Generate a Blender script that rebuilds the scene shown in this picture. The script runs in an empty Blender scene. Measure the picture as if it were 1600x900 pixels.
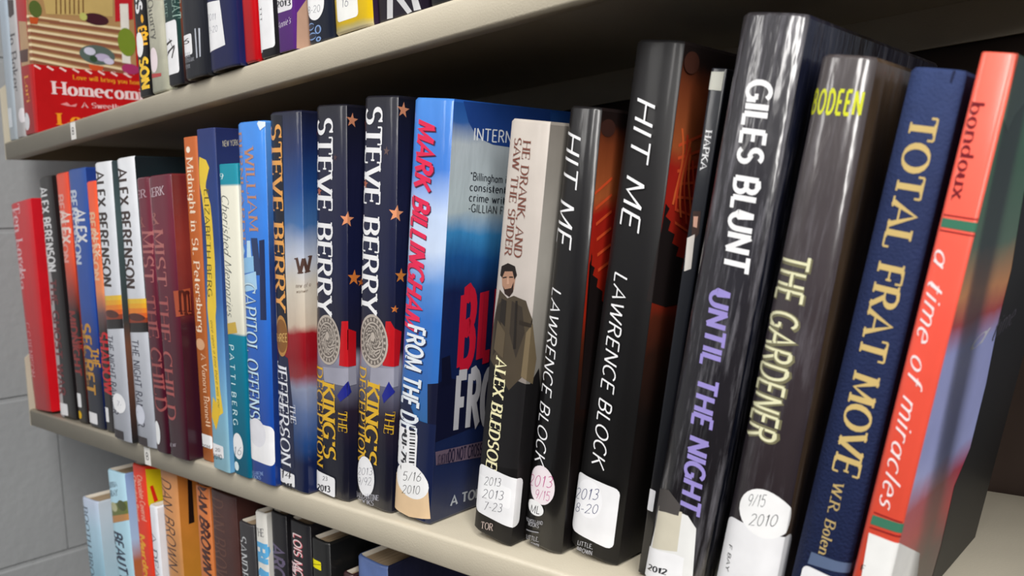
import bpy, bmesh, math
from math import sin, cos, pi, radians
from mathutils import Vector
C = bpy.context.scene.collection
S = bpy.context.scene
# ---------------------------------------------------------------- camera, world, lights, exposure
cam = bpy.data.objects.new('camera', bpy.data.cameras.new('camera')); C.objects.link(cam); S.camera = cam
cam.location = (0, -0.30, 0.16713)
from mathutils import Matrix
cam.rotation_euler = Matrix(((0.74043559, -0.01096868, 0.67203782), (0.67023951, 0.08693643, -0.73703532), (-0.05034026, 0.99615347, 0.07172247))).to_euler()
cam.data.sensor_width = 36; cam.data.lens = 1302.02/1600*36
cam.data.clip_start = .01
cam.data.dof.use_dof = True; cam.data.dof.focus_distance = 0.46; cam.data.dof.aperture_fstop = 12.5
S.view_settings.view_transform = 'Standard'; S.view_settings.look = 'None'
S.view_settings.gamma = 1; S.view_settings.use_curve_mapping = False
S.view_settings.exposure = -0.06
w = bpy.data.worlds.new('world'); S.world = w; w.use_nodes = True
bg = w.node_tree.nodes['Background']; bg.inputs[0].default_value = (.80, .86, 1, 1); bg.inputs[1].default_value = .18
def area(name, loc, target, sx, sy, power, color=(1, .975, .94)):
    l = bpy.data.lights.new(name, 'AREA'); l.shape = 'RECTANGLE'; l.size = sx; l.size_y = sy
    l.energy = power; l.color = color
    o = bpy.data.objects.new(name, l); C.objects.link(o); o.location = loc
    o.rotation_euler = (Vector(target) - Vector(loc)).to_track_quat('-Z', 'Y').to_euler()
    return o
# rows of ceiling fluorescent fixtures over the aisle
area('ceiling_fixture', (0.15, -1.05, 1.35), (0.1, -0.5, -1), .30, 1.2, 24)
area('ceiling_fixture', (-1.6, -2.6, 1.5), (-1.3, -1.6, -.6), .35, 3.2, 34)
area('ceiling_fixture', (1.7, -1.4, 1.3), (.2, -.6, -.1), .4, 2.4, 75)

# ---------------------------------------------------------------- materials
def lin(c):
    return tuple(((v/255)/12.92 if v/255 <= .04045 else ((v/255+.055)/1.055)**2.4)**1.1 for v in c) + (1,)
_mc = {}
def mat(col, rough=.5, coat=0., metal=0., noise=0., nscale=120., bump=0., bscale=300., stretch=(1, 1, 1)):
    """plain procedural material: colour with a little noise, optional clear coat and bump"""
    key = ('p', tuple(col), rough, coat, metal, noise, nscale, bump, bscale, stretch)
    if key in _mc: return _mc[key]
    m = bpy.data.materials.new('paint'); m.use_nodes = True
    nt = m.node_tree; b = nt.nodes['Principled BSDF']
    finish(nt, b, rough, coat, metal, bump, bscale, stretch)
    tc = nt.nodes.new('ShaderNodeTexCoord')
    n = nt.nodes.new('ShaderNodeTexNoise'); n.inputs['Scale'].default_value = nscale
    nt.links.new(tc.outputs['Object'], n.inputs['Vector'])
    mx = nt.nodes.new('ShaderNodeMix'); mx.data_type = 'RGBA'
    a = lin(col); k = max(noise, .02)
    mx.inputs[6].default_value = tuple(v*(1-k) for v in a[:3]) + (1,)
    mx.inputs[7].default_value = tuple(min(1, v*(1+k)+k*.01) for v in a[:3]) + (1,)
    nt.links.new(n.outputs[0], mx.inputs[0]); nt.links.new(mx.outputs[2], b.inputs['Base Color'])
    _mc[key] = m; return m
def finish(nt, b, rough, coat, metal, bump, bscale, stretch):
    b.inputs['Roughness'].default_value = rough; b.inputs['Metallic'].default_value = metal; b.inputs['Specular IOR Level'].default_value = .35
    b.inputs['Coat Weight'].default_value = coat; b.inputs['Coat Roughness'].default_value = .16
    if bump:
        tc = nt.nodes.new('ShaderNodeTexCoord'); mp = nt.nodes.new('ShaderNodeMapping')
        mp.inputs['Scale'].default_value = stretch
        n = nt.nodes.new('ShaderNodeTexNoise'); n.inputs['Scale'].default_value = bscale; n.inputs['Detail'].default_value = 3
        bp = nt.nodes.new('ShaderNodeBump'); bp.inputs['Strength'].default_value = bump; bp.inputs['Distance'].default_value = .0012
        nt.links.new(tc.outputs['Object'], mp.inputs[0]); nt.links.new(mp.outputs[0], n.inputs['Vector'])
        nt.links.new(n.outputs[0], bp.inputs['Height'])
        nt.links.new(bp.outputs[0], b.inputs['Normal']); nt.links.new(bp.outputs[0], b.inputs['Coat Normal'])
def ramp(stops, h, rough=.4, coat=.6, noise=.15, nscale=60., warp=.0, bump=.15, bscale=120., stretch=(1, 1, .25), sheen_streaks=0.):
    """printed artwork: colours laid out along the height of the book, mottled and warped by noise"""
    m = bpy.data.materials.new('printed_jacket'); m.use_nodes = True
    nt = m.node_tree; b = nt.nodes['Principled BSDF']
    finish(nt, b, rough, coat, 0, bump, bscale, stretch)
    tc = nt.nodes.new('ShaderNodeTexCoord')
    n = nt.nodes.new('ShaderNodeTexNoise'); n.inputs['Scale'].default_value = nscale; n.inputs['Detail'].default_value = 4
    nt.links.new(tc.outputs['Object'], n.inputs['Vector'])
    sp = nt.nodes.new('ShaderNodeSeparateXYZ'); nt.links.new(tc.outputs['Object'], sp.inputs[0])
    d = nt.nodes.new('ShaderNodeMath'); d.operation = 'DIVIDE'; d.inputs[1].default_value = h
    nt.links.new(sp.outputs[2], d.inputs[0])
    wv = nt.nodes.new('ShaderNodeMath'); wv.operation = 'MULTIPLY_ADD'; wv.inputs[1].default_value = warp
    nt.links.new(n.outputs[0], wv.inputs[0]); nt.links.new(d.outputs[0], wv.inputs[2])
    off = nt.nodes.new('ShaderNodeMath'); off.operation = 'SUBTRACT'; off.inputs[1].default_value = warp*.5
    nt.links.new(wv.outputs[0], off.inputs[0])
    cr = nt.nodes.new('ShaderNodeValToRGB'); el = cr.color_ramp.elements
    stops = sorted(stops)
    el[0].position = stops[0][0]; el[0].color = lin(stops[0][1])
    el[1].position = stops[-1][0] if len(stops) > 1 else 1; el[1].color = lin(stops[-1][1])
    for p, c in stops[1:-1]:
        e = el.new(p); e.color = lin(c)
    nt.links.new(off.outputs[0], cr.inputs[0])
    mu = nt.nodes.new('ShaderNodeMath'); mu.operation = 'MULTIPLY_ADD'; mu.inputs[1].default_value = 2*noise; mu.inputs[2].default_value = 1-noise
    nt.links.new(n.outputs[0], mu.inputs[0])
    vm = nt.nodes.new('ShaderNodeVectorMath'); vm.operation = 'SCALE'
    nt.links.new(cr.outputs[0], vm.inputs[0]); nt.links.new(mu.outputs[0], vm.inputs['Scale'])
    if sheen_streaks:   # streaky highlights of the clear plastic, painted into the colour as pale noise
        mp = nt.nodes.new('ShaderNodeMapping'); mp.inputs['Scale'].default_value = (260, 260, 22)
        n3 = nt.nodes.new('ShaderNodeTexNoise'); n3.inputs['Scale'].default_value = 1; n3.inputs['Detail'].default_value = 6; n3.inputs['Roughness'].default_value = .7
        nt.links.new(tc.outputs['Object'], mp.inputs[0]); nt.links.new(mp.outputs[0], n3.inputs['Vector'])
        mr = nt.nodes.new('ShaderNodeMapRange'); mr.inputs['From Min'].default_value = .5; mr.inputs['From Max'].default_value = .8; mr.inputs['To Max'].default_value = sheen_streaks
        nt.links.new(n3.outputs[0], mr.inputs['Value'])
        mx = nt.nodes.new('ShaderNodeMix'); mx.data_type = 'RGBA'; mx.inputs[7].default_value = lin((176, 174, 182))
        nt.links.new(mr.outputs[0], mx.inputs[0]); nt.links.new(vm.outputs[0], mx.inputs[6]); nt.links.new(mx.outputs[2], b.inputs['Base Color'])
    else: nt.links.new(vm.outputs[0], b.inputs['Base Color'])
    return m
def paper():
    if 'paper' in _mc: return _mc['paper']
    m = bpy.data.materials.new('page_edges'); m.use_nodes = True
    nt = m.node_tree; b = nt.nodes['Principled BSDF']; b.inputs['Roughness'].default_value = .9
    tc = nt.nodes.new('ShaderNodeTexCoord'); mp = nt.nodes.new('ShaderNodeMapping'); mp.inputs['Scale'].default_value = (2600, 12, 12)
    n = nt.nodes.new('ShaderNodeTexNoise'); n.inputs['Scale'].default_value = 1
    nt.links.new(tc.outputs['Object'], mp.inputs[0]); nt.links.new(mp.outputs[0], n.inputs['Vector'])
    cr = nt.nodes.new('ShaderNodeValToRGB')
    cr.color_ramp.elements[0].position = .3; cr.color_ramp.elements[0].color = lin((140, 118, 92))
    cr.color_ramp.elements[1].position = .7; cr.color_ramp.elements[1].color = lin((200, 178, 148))
    nt.links.new(n.outputs[0], cr.inputs[0]); nt.links.new(cr.outputs[0], b.inputs['Base Color'])
    _mc['paper'] = m; return m

# ---------------------------------------------------------------- stroke lettering
def arc(cx, cy, rx, ry, a0, a1):
    n = max(3, int(abs(a1-a0)/22)+1)
    return [(cx+rx*cos(radians(a0+(a1-a0)*i/n)), cy+ry*sin(radians(a0+(a1-a0)*i/n))) for i in range(n+1)]
X = .66
G = {
 'A': (.72, [[(0,0),(.36,1),(.72,0)], [(.13,.34),(.59,.34)]]),
 'B': (.6, [[(.06,0),(.06,1)], [(.06,1),(.3,1)]+arc(.3,.76,.24,.24,90,-90)+[(.06,.52)], [(.06,.52),(.32,.52)]+arc(.32,.26,.26,.26,90,-90)+[(.06,0)]]),
 'C': (.66, [arc(.36,.5,.36,.5,48,312)]),
 'D': (.68, [[(.06,0),(.06,1)], [(.06,1),(.28,1)]+arc(.28,.5,.38,.5,90,-90)+[(.06,0)]]),
 'E': (.54, [[(.06,0),(.06,1)], [(.06,1),(.52,1)], [(.06,.52),(.44,.52)], [(.06,0),(.54,0)]]),
 'F': (.5, [[(.06,0),(.06,1)], [(.06,1),(.5,1)], [(.06,.5),(.42,.5)]]),
 'G': (.7, [arc(.36,.5,.36,.5,48,320), [(.66,.02),(.66,.42)], [(.66,.42),(.44,.42)]]),
 'H': (.68, [[(.06,0),(.06,1)], [(.62,0),(.62,1)], [(.06,.52),(.62,.52)]]),
 'I': (.14, [[(.07,0),(.07,1)]]),
 'J': (.42, [[(.36,1),(.36,.26)]+arc(.19,.26,.17,.26,0,-150)]),
 'K': (.64, [[(.06,0),(.06,1)], [(.6,1),(.07,.42)], [(.22,.56),(.64,0)]]),
 'L': (.5, [[(.06,0),(.06,1)], [(.06,0),(.5,0)]]),
 'M': (.84, [[(.05,0),(.08,1)], [(.08,1),(.42,.12),(.76,1)], [(.76,1),(.79,0)]]),
 'N': (.7, [[(.06,0),(.06,1)], [(.06,1),(.64,0)], [(.64,0),(.64,1)]]),
 'O': (.76, [arc(.38,.5,.36,.5,90,450)]),
 'P': (.58, [[(.06,0),(.06,1)], [(.06,1),(.3,1)]+arc(.3,.74,.26,.26,90,-90)+[(.06,.48)]]),
 'Q': (.76, [arc(.38,.5,.36,.5,90,450), [(.44,.22),(.72,-.06)]]),
 'R': (.64, [[(.06,0),(.06,1)], [(.06,1),(.3,1)]+arc(.3,.75,.25,.25,90,-90)+[(.06,.5)], [(.3,.5),(.62,0)]]),
 'S': (.56, [arc(.29,.75,.24,.25,40,270)+arc(.27,.26,.26,.26,85,-145)]),
 'T': (.64, [[(.32,0),(.32,1)], [(0,1),(.64,1)]]),
 'U': (.68, [[(.06,1),(.06,.34)]+arc(.34,.34,.28,.34,180,360)+[(.62,1)]]),
 'V': (.7, [[(0,1),(.35,0)], [(.35,0),(.7,1)]]),
 'W': (.98, [[(0,1),(.25,0)], [(.25,0),(.49,.95)], [(.49,.95),(.73,0)], [(.73,0),(.98,1)]]),
 'X': (.66, [[(0,1),(.66,0)], [(.02,0),(.64,1)]]),
 'Y': (.66, [[(0,1),(.33,.48)], [(.66,1),(.33,.48)], [(.33,.48),(.33,0)]]),
 'Z': (.6, [[(.03,1),(.58,1)], [(.58,1),(.02,0)], [(.02,0),(.6,0)]]),
 'a': (.46, [arc(.22,.3,.2,.3,0,360), [(.42,X-.03),(.42,0)]]),
 'b': (.48, [[(.05,0),(.05,1)], arc(.26,.31,.2,.31,180,-180)]),
 'c': (.42, [arc(.24,.32,.21,.33,50,310)]),
 'd': (.48, [[(.43,0),(.43,1)], arc(.22,.31,.2,.31,0,360)]),
 'e': (.44, [[(.04,.36),(.42,.36)]+arc(.23,.33,.2,.33,5,310)]),
 'f': (.32, [[(.13,0),(.13,.8)]+arc(.25,.8,.12,.19,180,60), [(0,X-.03),(.28,X-.03)]]),
 'g': (.48, [arc(.22,.34,.2,.3,0,360), [(.42,X-.03),(.42,-.1)]+arc(.24,-.1,.18,.2,0,-150)]),
 'h': (.48, [[(.05,0),(.05,1)], arc(.24,.4,.19,.25,170,0)+[(.43,0)]]),
 'i': (.13, [[(.06,0),(.06,X)], [(.06,.84),(.06,.92)]]),
 'k': (.44, [[(.05,0),(.05,1)], [(.4,X),(.06,.25)], [(.16,.34),(.44,0)]]),
 'l': (.12, [[(.06,0),(.06,1)]]),
 'm': (.72, [[(.05,0),(.05,X)], arc(.21,.42,.16,.23,170,0)+[(.37,0)], arc(.53,.42,.16,.23,170,0)+[(.69,0)]]),
 'n': (.48, [[(.05,0),(.05,X)], arc(.24,.4,.19,.25,170,0)+[(.43,0)]]),
 'o': (.46, [arc(.23,.32,.2,.33,90,450)]),
 'p': (.48, [[(.05,-.3),(.05,X)], arc(.26,.32,.2,.32,180,-180)]),
 'r': (.34, [[(.05,0),(.05,X)], arc(.22,.42,.17,.23,170,50)]),
 's': (.36, [arc(.19,.49,.14,.16,40,270)+arc(.17,.17,.16,.17,85,-145)]),
 't': (.3, [[(.13,.9),(.13,.14)]+arc(.24,.14,.11,.14,180,290), [(0,X-.03),(.28,X-.03)]]),
 'u': (.48, [[(.05,X),(.05,.22)]+arc(.23,.22,.18,.22,180,360)+[(.41,X)], [(.41,X),(.43,0)]]),
 'v': (.42, [[(0,X),(.21,0)], [(.21,0),(.42,X)]]),
 'w': (.62, [[(0,X),(.16,0)], [(.16,0),(.31,.6)], [(.31,.6),(.46,0)], [(.46,0),(.62,X)]]),
 'x': (.42, [[(0,X),(.42,0)], [(.02,0),(.4,X)]]),
 'y': (.42, [[(0,X),(.21,0)], [(.42,X),(.1,-.28)]]),
 '0': (.56, [arc(.28,.5,.25,.5,90,450)]),
 '1': (.3, [[(.04,.8),(.2,1),(.2,0)]]),
 '2': (.56, [arc(.27,.74,.24,.26,160,-30)+[(.02,0),(.54,0)]]),
 '3': (.54, [arc(.25,.76,.22,.24,140,-90)+arc(.25,.26,.26,.26,90,-140)]),
 '4': (.56, [[(.4,0),(.4,1),(.02,.32),(.55,.32)]]),
 '5': (.54, [[(.48,1),(.1,1),(.06,.56)]+arc(.26,.32,.25,.32,120,-140)]),
 '6': (.54, [[(.44,1),(.1,.5)]+arc(.28,.28,.24,.28,150,-210)]),
 '7': (.52, [[(.02,1),(.5,1),(.16,0)]]),
 '8': (.54, [arc(.27,.75,.2,.25,90,450), arc(.27,.26,.25,.26,90,450)]),
 '9': (.54, [arc(.27,.7,.24,.28,0,360)+[(.42,.3),(.3,0)]]),
 '.': (.12, [[(.06,0),(.06,.1)]]), ',': (.14, [[(.09,.08),(.03,-.14)]]), '-': (.34, [[(.04,.38),(.3,.38)]]),
 "'": (.1, [[(.06,1),(.04,.78)]]), '"': (.24, [[(.06,1),(.05,.78)], [(.18,1),(.17,.78)]]), '/': (.36, [[(0,0),(.36,1)]]),
 '*': (.36, [[(.18,.4),(.18,.9)], [(0,.5),(.36,.8)], [(0,.8),(.36,.5)]]), '&': (.66, [[(.66,0),(.16,.74)]+arc(.3,.8,.15,.2,200,-20)+[(.1,.4)]+arc(.28,.22,.22,.22,170,350)]),
}
STY = {  # a = half width of upright strokes, b = half width of level strokes, serif length, slant
 'sans': (.065, .055, 0, 0), 'bold': (.11, .085, 0, 0), 'heavy': (.14, .10, 0, 0), 'light': (.035, .03, 0, 0),
 'ital': (.05, .045, 0, .2), 'boldital': (.12, .09, 0, .28), 'serif': (.07, .028, .13, 0), 'serifb': (.095, .036, .16, 0),
 'script': (.045, .028, 0, .32), 'hand': (.03, .03, 0, .12), 'marker': (.05, .05, 0, .1),
}
def glyph_polys(text, style, track=.16):
    """polygons (lists of 2-D points) of a line of text; cap height 1; returns polys, total width"""
    a, b, serif, slant = STY[style]
    out = []; x0 = 0
    for ch in text:
        if ch == ' ': x0 += .42; continue
        g = G.get(ch)
        if g is None: continue
        wd, strokes = g
        def half(dx, dy):
            l = math.hypot(dx, dy) or 1; nx, ny = -dy/l, dx/l
            return math.sqrt((a*nx)**2+(b*ny)**2), nx, ny
        for st in strokes:
            st = [(p[0]+x0, p[1]) for p in st]
            L, Rr = [], []
            n = len(st); closed = math.hypot(st[0][0]-st[-1][0], st[0][1]-st[-1][1]) < 1e-4
            for i, p in enumerate(st):
                if closed: q0 = st[i-1] if i else st[-2]; q1 = st[i+1] if i < n-1 else st[1]
                else: q0 = st[max(0, i-1)]; q1 = st[min(n-1, i+1)]
                h, nx, ny = half(q1[0]-q0[0], q1[1]-q0[1])
                # mitre
                if 0 < i < n-1:
                    d0 = (p[0]-st[i-1][0], p[1]-st[i-1][1]); d1 = (st[i+1][0]-p[0], st[i+1][1]-p[1])
                    cc = (d0[0]*d1[0]+d0[1]*d1[1])/((math.hypot(*d0)*math.hypot(*d1)) or 1)
                    h /= max(.55, math.sqrt(max(0, (1+cc)/2)))
                L.append((p[0]+nx*h, p[1]+ny*h)); Rr.append((p[0]-nx*h, p[1]-ny*h))
            for i in range(n-1): out.append([L[i], Rr[i], Rr[i+1], L[i+1]])
            if serif and not closed:
                for e, f in ((st[0], st[1]), (st[-1], st[-2])):
                    dx, dy = f[0]-e[0], f[1]-e[1]; ln = math.hypot(dx, dy)
                    if ln < .2 and abs(dx) < .2 and n > 2 and abs(dy) < .15: 
                        if e[1] > .15: 
                            out.append([(e[0]-.02, e[1]-.1), (e[0]+.05, e[1]-.1), (e[0]+.05, e[1]+.14), (e[0]-.02, e[1]+.14)])
                        continue
                    if abs(dy) > abs(dx)*.9:
                        if abs(e[1]) < .02 or abs(e[1]-1) < .02 or abs(e[1]-X) < .02:
                            s = -1 if e[1] > .3 else 1
                            l2 = serif if ch not in 'abdhmnru' or e[1] < .3 else serif*.5
                            x_r = e[0]+(l2 if (ch.isupper() or e[1] < .3) else .02)
                            y1 = e[1]+s*b*2
                            out.append([(e[0]-l2, e[1]), (x_r, e[1]), (x_r, y1), (e[0]-l2, y1)])
                    elif abs(dy) < .02 and ch in 'EFLTZ' and abs(e[0]-x0-.06) > .05:
                        s = 1 if e[1] < .3 else -1
                        y0, y1 = (e[1], e[1]+s*.22) if abs(e[1]-.5) > .1 else (e[1]-.1, e[1]+.1)
                        sx = b*.9
                        out.append([(e[0]-sx, y0), (e[0]+sx, y0), (e[0]+sx, y1), (e[0]-sx, y1)])
        x0 += wd+track
    if slant: out = [[(p[0]+slant*p[1], p[1]) for p in q] for q in out]
    return out, max(.01, x0-track)

# ---------------------------------------------------------------- book surface
class Surf:
    """surface of a book jacket; t runs across: -w/2..w/2 spine, beyond that depth along the covers; v = height"""
    def __init__(s, w, h, d, b, p, tp=0): s.w, s.h, s.d, s.b, s.p, s.tp = w, h, d, b, p, tp   # tp: the spine splays slightly towards its foot
    def pos(s, t, v, off=0.):
        hw = s.w/2; sc = 1+s.tp*(1-2*v/s.h)
        if abs(t) <= hw:
            k = abs(t)/hw; y = s.b*k**s.p; sl = s.b*s.p*k**(s.p-1)/hw*(1 if t > 0 else -1)
            n = Vector((sl, -1, 0)).normalized()
            return Vector((t*sc, y, v))+n*off
        sg = 1 if t > 0 else -1
        return Vector((sg*(hw*sc+off), s.b+(abs(t)-hw), v))
    def cuts(s):
        hw = s.w/2
        if s.p > 5: ks = [0, .6, .8, .88, .94, .98, 1]
        else: ks = [0, .2, .4, .55, .7, .8, .88, .94, .98, 1]
        return sorted({sg*k*hw for k in ks for sg in (-1, 1)})
def decal(polys, surf, mat_, bm, mats, layer):
    """lays flat 2-D polygons (t, v) on the surface"""
    if mat_ not in mats: mats.append(mat_)
    mi = mats.index(mat_)
    tb = bmesh.new()
    for k, q in enumerate(polys):
        lay = (layer*1.2+(k % 5)*.2)*1e-5
        vs = [tb.verts.new((x, y, lay)) for x, y in q]
        try: tb.faces.new(vs)
        except ValueError: pass
    big = [f for f in tb.faces if len(f.verts) > 4]
    if big: bmesh.ops.triangulate(tb, faces=big)
    tmin = min(v.co.x for v in tb.verts); tmax = max(v.co.x for v in tb.verts)
    for c in surf.cuts():
        if tmin < c < tmax:
            bmesh.ops.bisect_plane(tb, geom=tb.verts[:]+tb.edges[:]+tb.faces[:], plane_co=(c, 0, 0), plane_no=(1, 0, 0))
    vm = {}
    for v in tb.verts:
        z = v.co.y
        vm[v] = bm.verts.new(surf.pos(v.co.x, z, .00006+v.co.z))
    for f in tb.faces:
        pts = [vm[v] for v in f.verts]
        cen = sum(v.co.x for v in f.verts)/len(f.verts)
        n = (pts[1].co-pts[0].co).cross(pts[2].co-pts[0].co)
        want = surf.pos(cen, 0, .01)-surf.pos(cen, 0, 0)
        if n.dot(want) < 0: pts.reverse()
        try: nf = bm.faces.new(pts)
        except ValueError: continue
        nf.material_index = mi; nf.smooth = abs(cen) < surf.w/2
    tb.free()
def link(name, bm, mats, parent=None):
    me = bpy.data.meshes.new(name); bm.to_mesh(me); bm.free()
    for m in mats: me.materials.append(m)
    o = bpy.data.objects.new(name, me); C.objects.link(o)
    if parent: o.parent = parent
    return o
def add_box(bm, x0, x1, y0, y1, z0, z1, mi=0):
    v = [bm.verts.new(p) for p in ((x0,y0,z0),(x1,y0,z0),(x1,y1,z0),(x0,y1,z0),(x0,y0,z1),(x1,y0,z1),(x1,y1,z1),(x0,y1,z1))]
    for f in ((3,2,1,0),(4,5,6,7),(0,1,5,4),(1,2,6,5),(2,3,7,6),(3,0,4,7)):
        bm.faces.new([v[i] for i in f]).material_index = mi
def star(cx, cy, r, rot=0):
    pts = [(cx+(r if i % 2 == 0 else r*.4)*sin(rot+i*pi/5), cy+(r if i % 2 == 0 else r*.4)*cos(rot+i*pi/5)) for i in range(10)]
    return [[(cx, cy), pts[i], pts[(i+1) % 10]] for i in range(10)]
def ell(cx, cy, rx, ry, n=28): return [(cx+rx*cos(2*pi*i/n), cy+ry*sin(2*pi*i/n)) for i in range(n)]
def medal(cx, cy, rx, ry):
    """relief rings, rays and portrait of a round seal"""
    out = []
    for k0, k1 in ((.90, 1.), (.66, .72)):
        for i in range(28):
            a, c = 2*pi*i/28, 2*pi*(i+1)/28
            out.append([(cx+k0*rx*cos(a), cy+k0*ry*sin(a)), (cx+k1*rx*cos(a), cy+k1*ry*sin(a)), (cx+k1*rx*cos(c), cy+k1*ry*sin(c)), (cx+k0*rx*cos(c), cy+k0*ry*sin(c))])
    for i in range(22):
        a = 2*pi*i/22; c = a+.12
        out.append([(cx+.75*rx*cos(a), cy+.75*ry*sin(a)), (cx+.87*rx*cos(a), cy+.87*ry*sin(a)), (cx+.87*rx*cos(c), cy+.87*ry*sin(c)), (cx+.75*rx*cos(c), cy+.75*ry*sin(c))])
    for i in range(64):     # worn relief: short curved ridges, denser around a head and shoulders
        a = i*2.39996; r = .60*math.sqrt((i+.5)/64); x, y = r*cos(a), r*sin(a)
        if (x+.02)**2/.03+(y-.16)**2/.05 < 1: continue
        q = a+1.1+.5*sin(i*1.7); L_ = .10+.04*sin(i*2.3); t_ = .022
        dx, dy = cos(q)*L_, sin(q)*L_; nx, ny = -sin(q)*t_, cos(q)*t_
        out.append([(cx+(x-dx+nx)*rx, cy+(y-dy+ny)*ry), (cx+(x-dx-nx)*rx, cy+(y-dy-ny)*ry), (cx+(x+dx-nx)*rx, cy+(y+dy-ny)*ry), (cx+(x+dx+nx)*rx, cy+(y+dy+ny)*ry)])
    out.append([(cx-.12*rx, cy+.0*ry), (cx+.06*rx, cy-.02*ry), (cx+.11*rx, cy+.10*ry), (cx+.16*rx, cy+.15*ry), (cx+.11*rx, cy+.26*ry), (cx+.02*rx, cy+.34*ry), (cx-.12*rx, cy+.3*ry), (cx-.16*rx, cy+.14*ry)])
    return out
COAT = {'gloss': dict(rough=.42, coat=.5), 'matte': dict(rough=.55, coat=.12), 'plastic': dict(rough=.3, coat=1.), 'paper': dict(rough=.75, coat=0.), 'cloth': dict(rough=.8, coat=0.), 'gilt': dict(rough=.4, coat=.1, metal=.15)}
def build_book(B):
    """B: kind of binding, size, place, lean, colours and the printed matter of one book"""
    w, h, d, b, p = B['w'], B['h'], B['d'], B['b'], B['p']
    root = bpy.data.objects.new(B['name'], None); C.objects.link(root)
    th = radians(B['lean'])
    root.location = B['loc']; root.rotation_euler = (0, th, 0)
    root['label'] = B['label']; root['category'] = 'book'; root['group'] = B['group']
    root.empty_display_size = .02
    surf = Surf(w, h, d, b, p, B.get('taper', 0))
    hard = B.get('hard', True); tk = .0022 if hard else .0006
    fin = COAT[B.get('fin', 'gloss')]; crink = B.get('crinkle', .12)
    rk = dict(rough=fin['rough'], coat=fin['coat'], bump=crink, warp=B.get('warp', .02), noise=B.get('noise', .12), nscale=B.get('nscale', 60), sheen_streaks=B.get('sheen_streaks', 0))
    if B.get('fin') == 'cloth': rk.update(bscale=900, stretch=(1, 1, 1), bump=.4)
    mats = [ramp(B['spine'], h, **rk), ramp(B['front'], h, **rk), mat((225, 218, 205), .8)]
    bm = bmesh.new()
    ts = surf.cuts(); hw = w/2; far = hw+(d-b)
    ts = [-far]+[t for t in ts]+[far]
    ch = .0012 if hard else .0004
    rows = [(0, -ch), (ch*1.2, 0), (h-ch*1.2, 0), (h, -ch)]
    og = [[bm.verts.new(surf.pos(t, v, o)) for t in ts] for v, o in rows]
    ig = [[bm.verts.new(surf.pos(t, v, -tk)) for t in ts] for v in (0, h)]
    n = len(ts)
    def face(vs, mi, sm=False):
        f = bm.faces.new(vs); f.material_index = mi; f.smooth = sm
    for r in range(3):
        for i in range(n-1):
            mid = (ts[i]+ts[i+1])/2; mi = 0 if mid < hw*.999 else 1
            face((og[r][i], og[r][i+1], og[r+1][i+1], og[r+1][i]), mi, abs(mid) < hw)
    for i in range(n-1):
        mid = (ts[i]+ts[i+1])/2; mi = 0 if mid < hw else 1
        face((ig[0][i+1], ig[0][i], ig[1][i], ig[1][i+1]), 2)
        face((og[0][i+1], og[0][i], ig[0][i], ig[0][i+1]), mi)
        face((og[3][i], og[3][i+1], ig[1][i+1], ig[1][i]), mi)
    for j in (0, n-1):
        col = [og[r][j] for r in range(4)]+[ig[1][j], ig[0][j]]
        if j: col.reverse()
        col.reverse(); face(col, 0 if j == 0 else 1)
    parts = {}
    for k, it in enumerate(B.get('art', ())):
        part, kind, data, col, f2 = it[:5]
        ff = dict(COAT[f2 or B.get('fin', 'gloss')])
        m = mat(col, ff['rough'], ff['coat'], ff.get('metal', 0), noise=.1, nscale=90)
        if kind == 'text':
            s, O, Xp, Yp, style = data[:5]; tr = data[5] if len(data) > 5 else .16
            polys, L = glyph_polys(s, style, tr)
            ex = ((Xp[0]-O[0])/L, (Xp[1]-O[1])/L); ey = (Yp[0]-O[0], Yp[1]-O[1])
            polys = [[(O[0]+gx*ex[0]+gy*ey[0], O[1]+gx*ex[1]+gy*ey[1]) for gx, gy in q] for q in polys]
        elif kind == 'star': polys = star(*data)
        elif kind == 'ell': polys = [ell(*data)]
        elif kind == 'medal': polys = medal(*data)
        else: polys = [data]
        # keep the printed matter on the jacket
        polys = [[(max(-far, min(far, x)), max(.0004, min(h-.0004, y))) for x, y in q] for q in polys]
        if part == 'cover': decal(polys, surf, m, bm, mats, 1+k)
        else:
            if part not in parts: parts[part] = (bmesh.new(), [])
            decal(polys, surf, m, parts[part][0], parts[part][1], 1+k)
    link('cover', bm, mats, root)
    made = {name: link(name, b2, m2, root) for name, (b2, m2) in parts.items()}
    if B.get('nest'): made['date_sticker'].parent = made['spine_label']     # the sticker is stuck on the label
    for name, o in made.items():
        o['label'] = {'date_sticker': 'white date sticker', 'spine_label': 'white label round the foot of the spine', 'barcode_label': 'white barcode strip', 'tape_patch': 'strip of tape'}[name]
    sq = .003 if hard else .0002
    pb = bmesh.new(); y0 = b+tk*.5; iw = hw*(1-abs(B.get('taper', 0)))-tk-.0002
    y1 = d-(.004 if hard else .0003)
    # page block with a slightly hollow fore edge
    nn = 6; lo, hi = [], []
    for zz, lst in ((sq, lo), (h-sq, hi)):
        lst.append(pb.verts.new((-iw, y0, zz))); lst.append(pb.verts.new((iw, y0, zz)))
        for i in range(nn+1):
            x = iw-2*iw*i/nn; lst.append(pb.verts.new((x, y1-(.003 if hard else 0)*(1-(x/iw)**2), zz)))
    pb.faces.new(hi); pb.faces.new(lo[::-1])
    for i in range(len(lo)):
        j = (i+1) % len(lo); pb.faces.new((lo[i], lo[j], hi[j], hi[i]))
    link('page_block', pb, [paper()], root)
    return root
def tag(o, label=None, cat=None, kind=None, group=None):
    if label: o['label'] = label
    if cat: o['category'] = cat
    if kind: o['kind'] = kind
    if group: o['group'] = group
    return o
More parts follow.
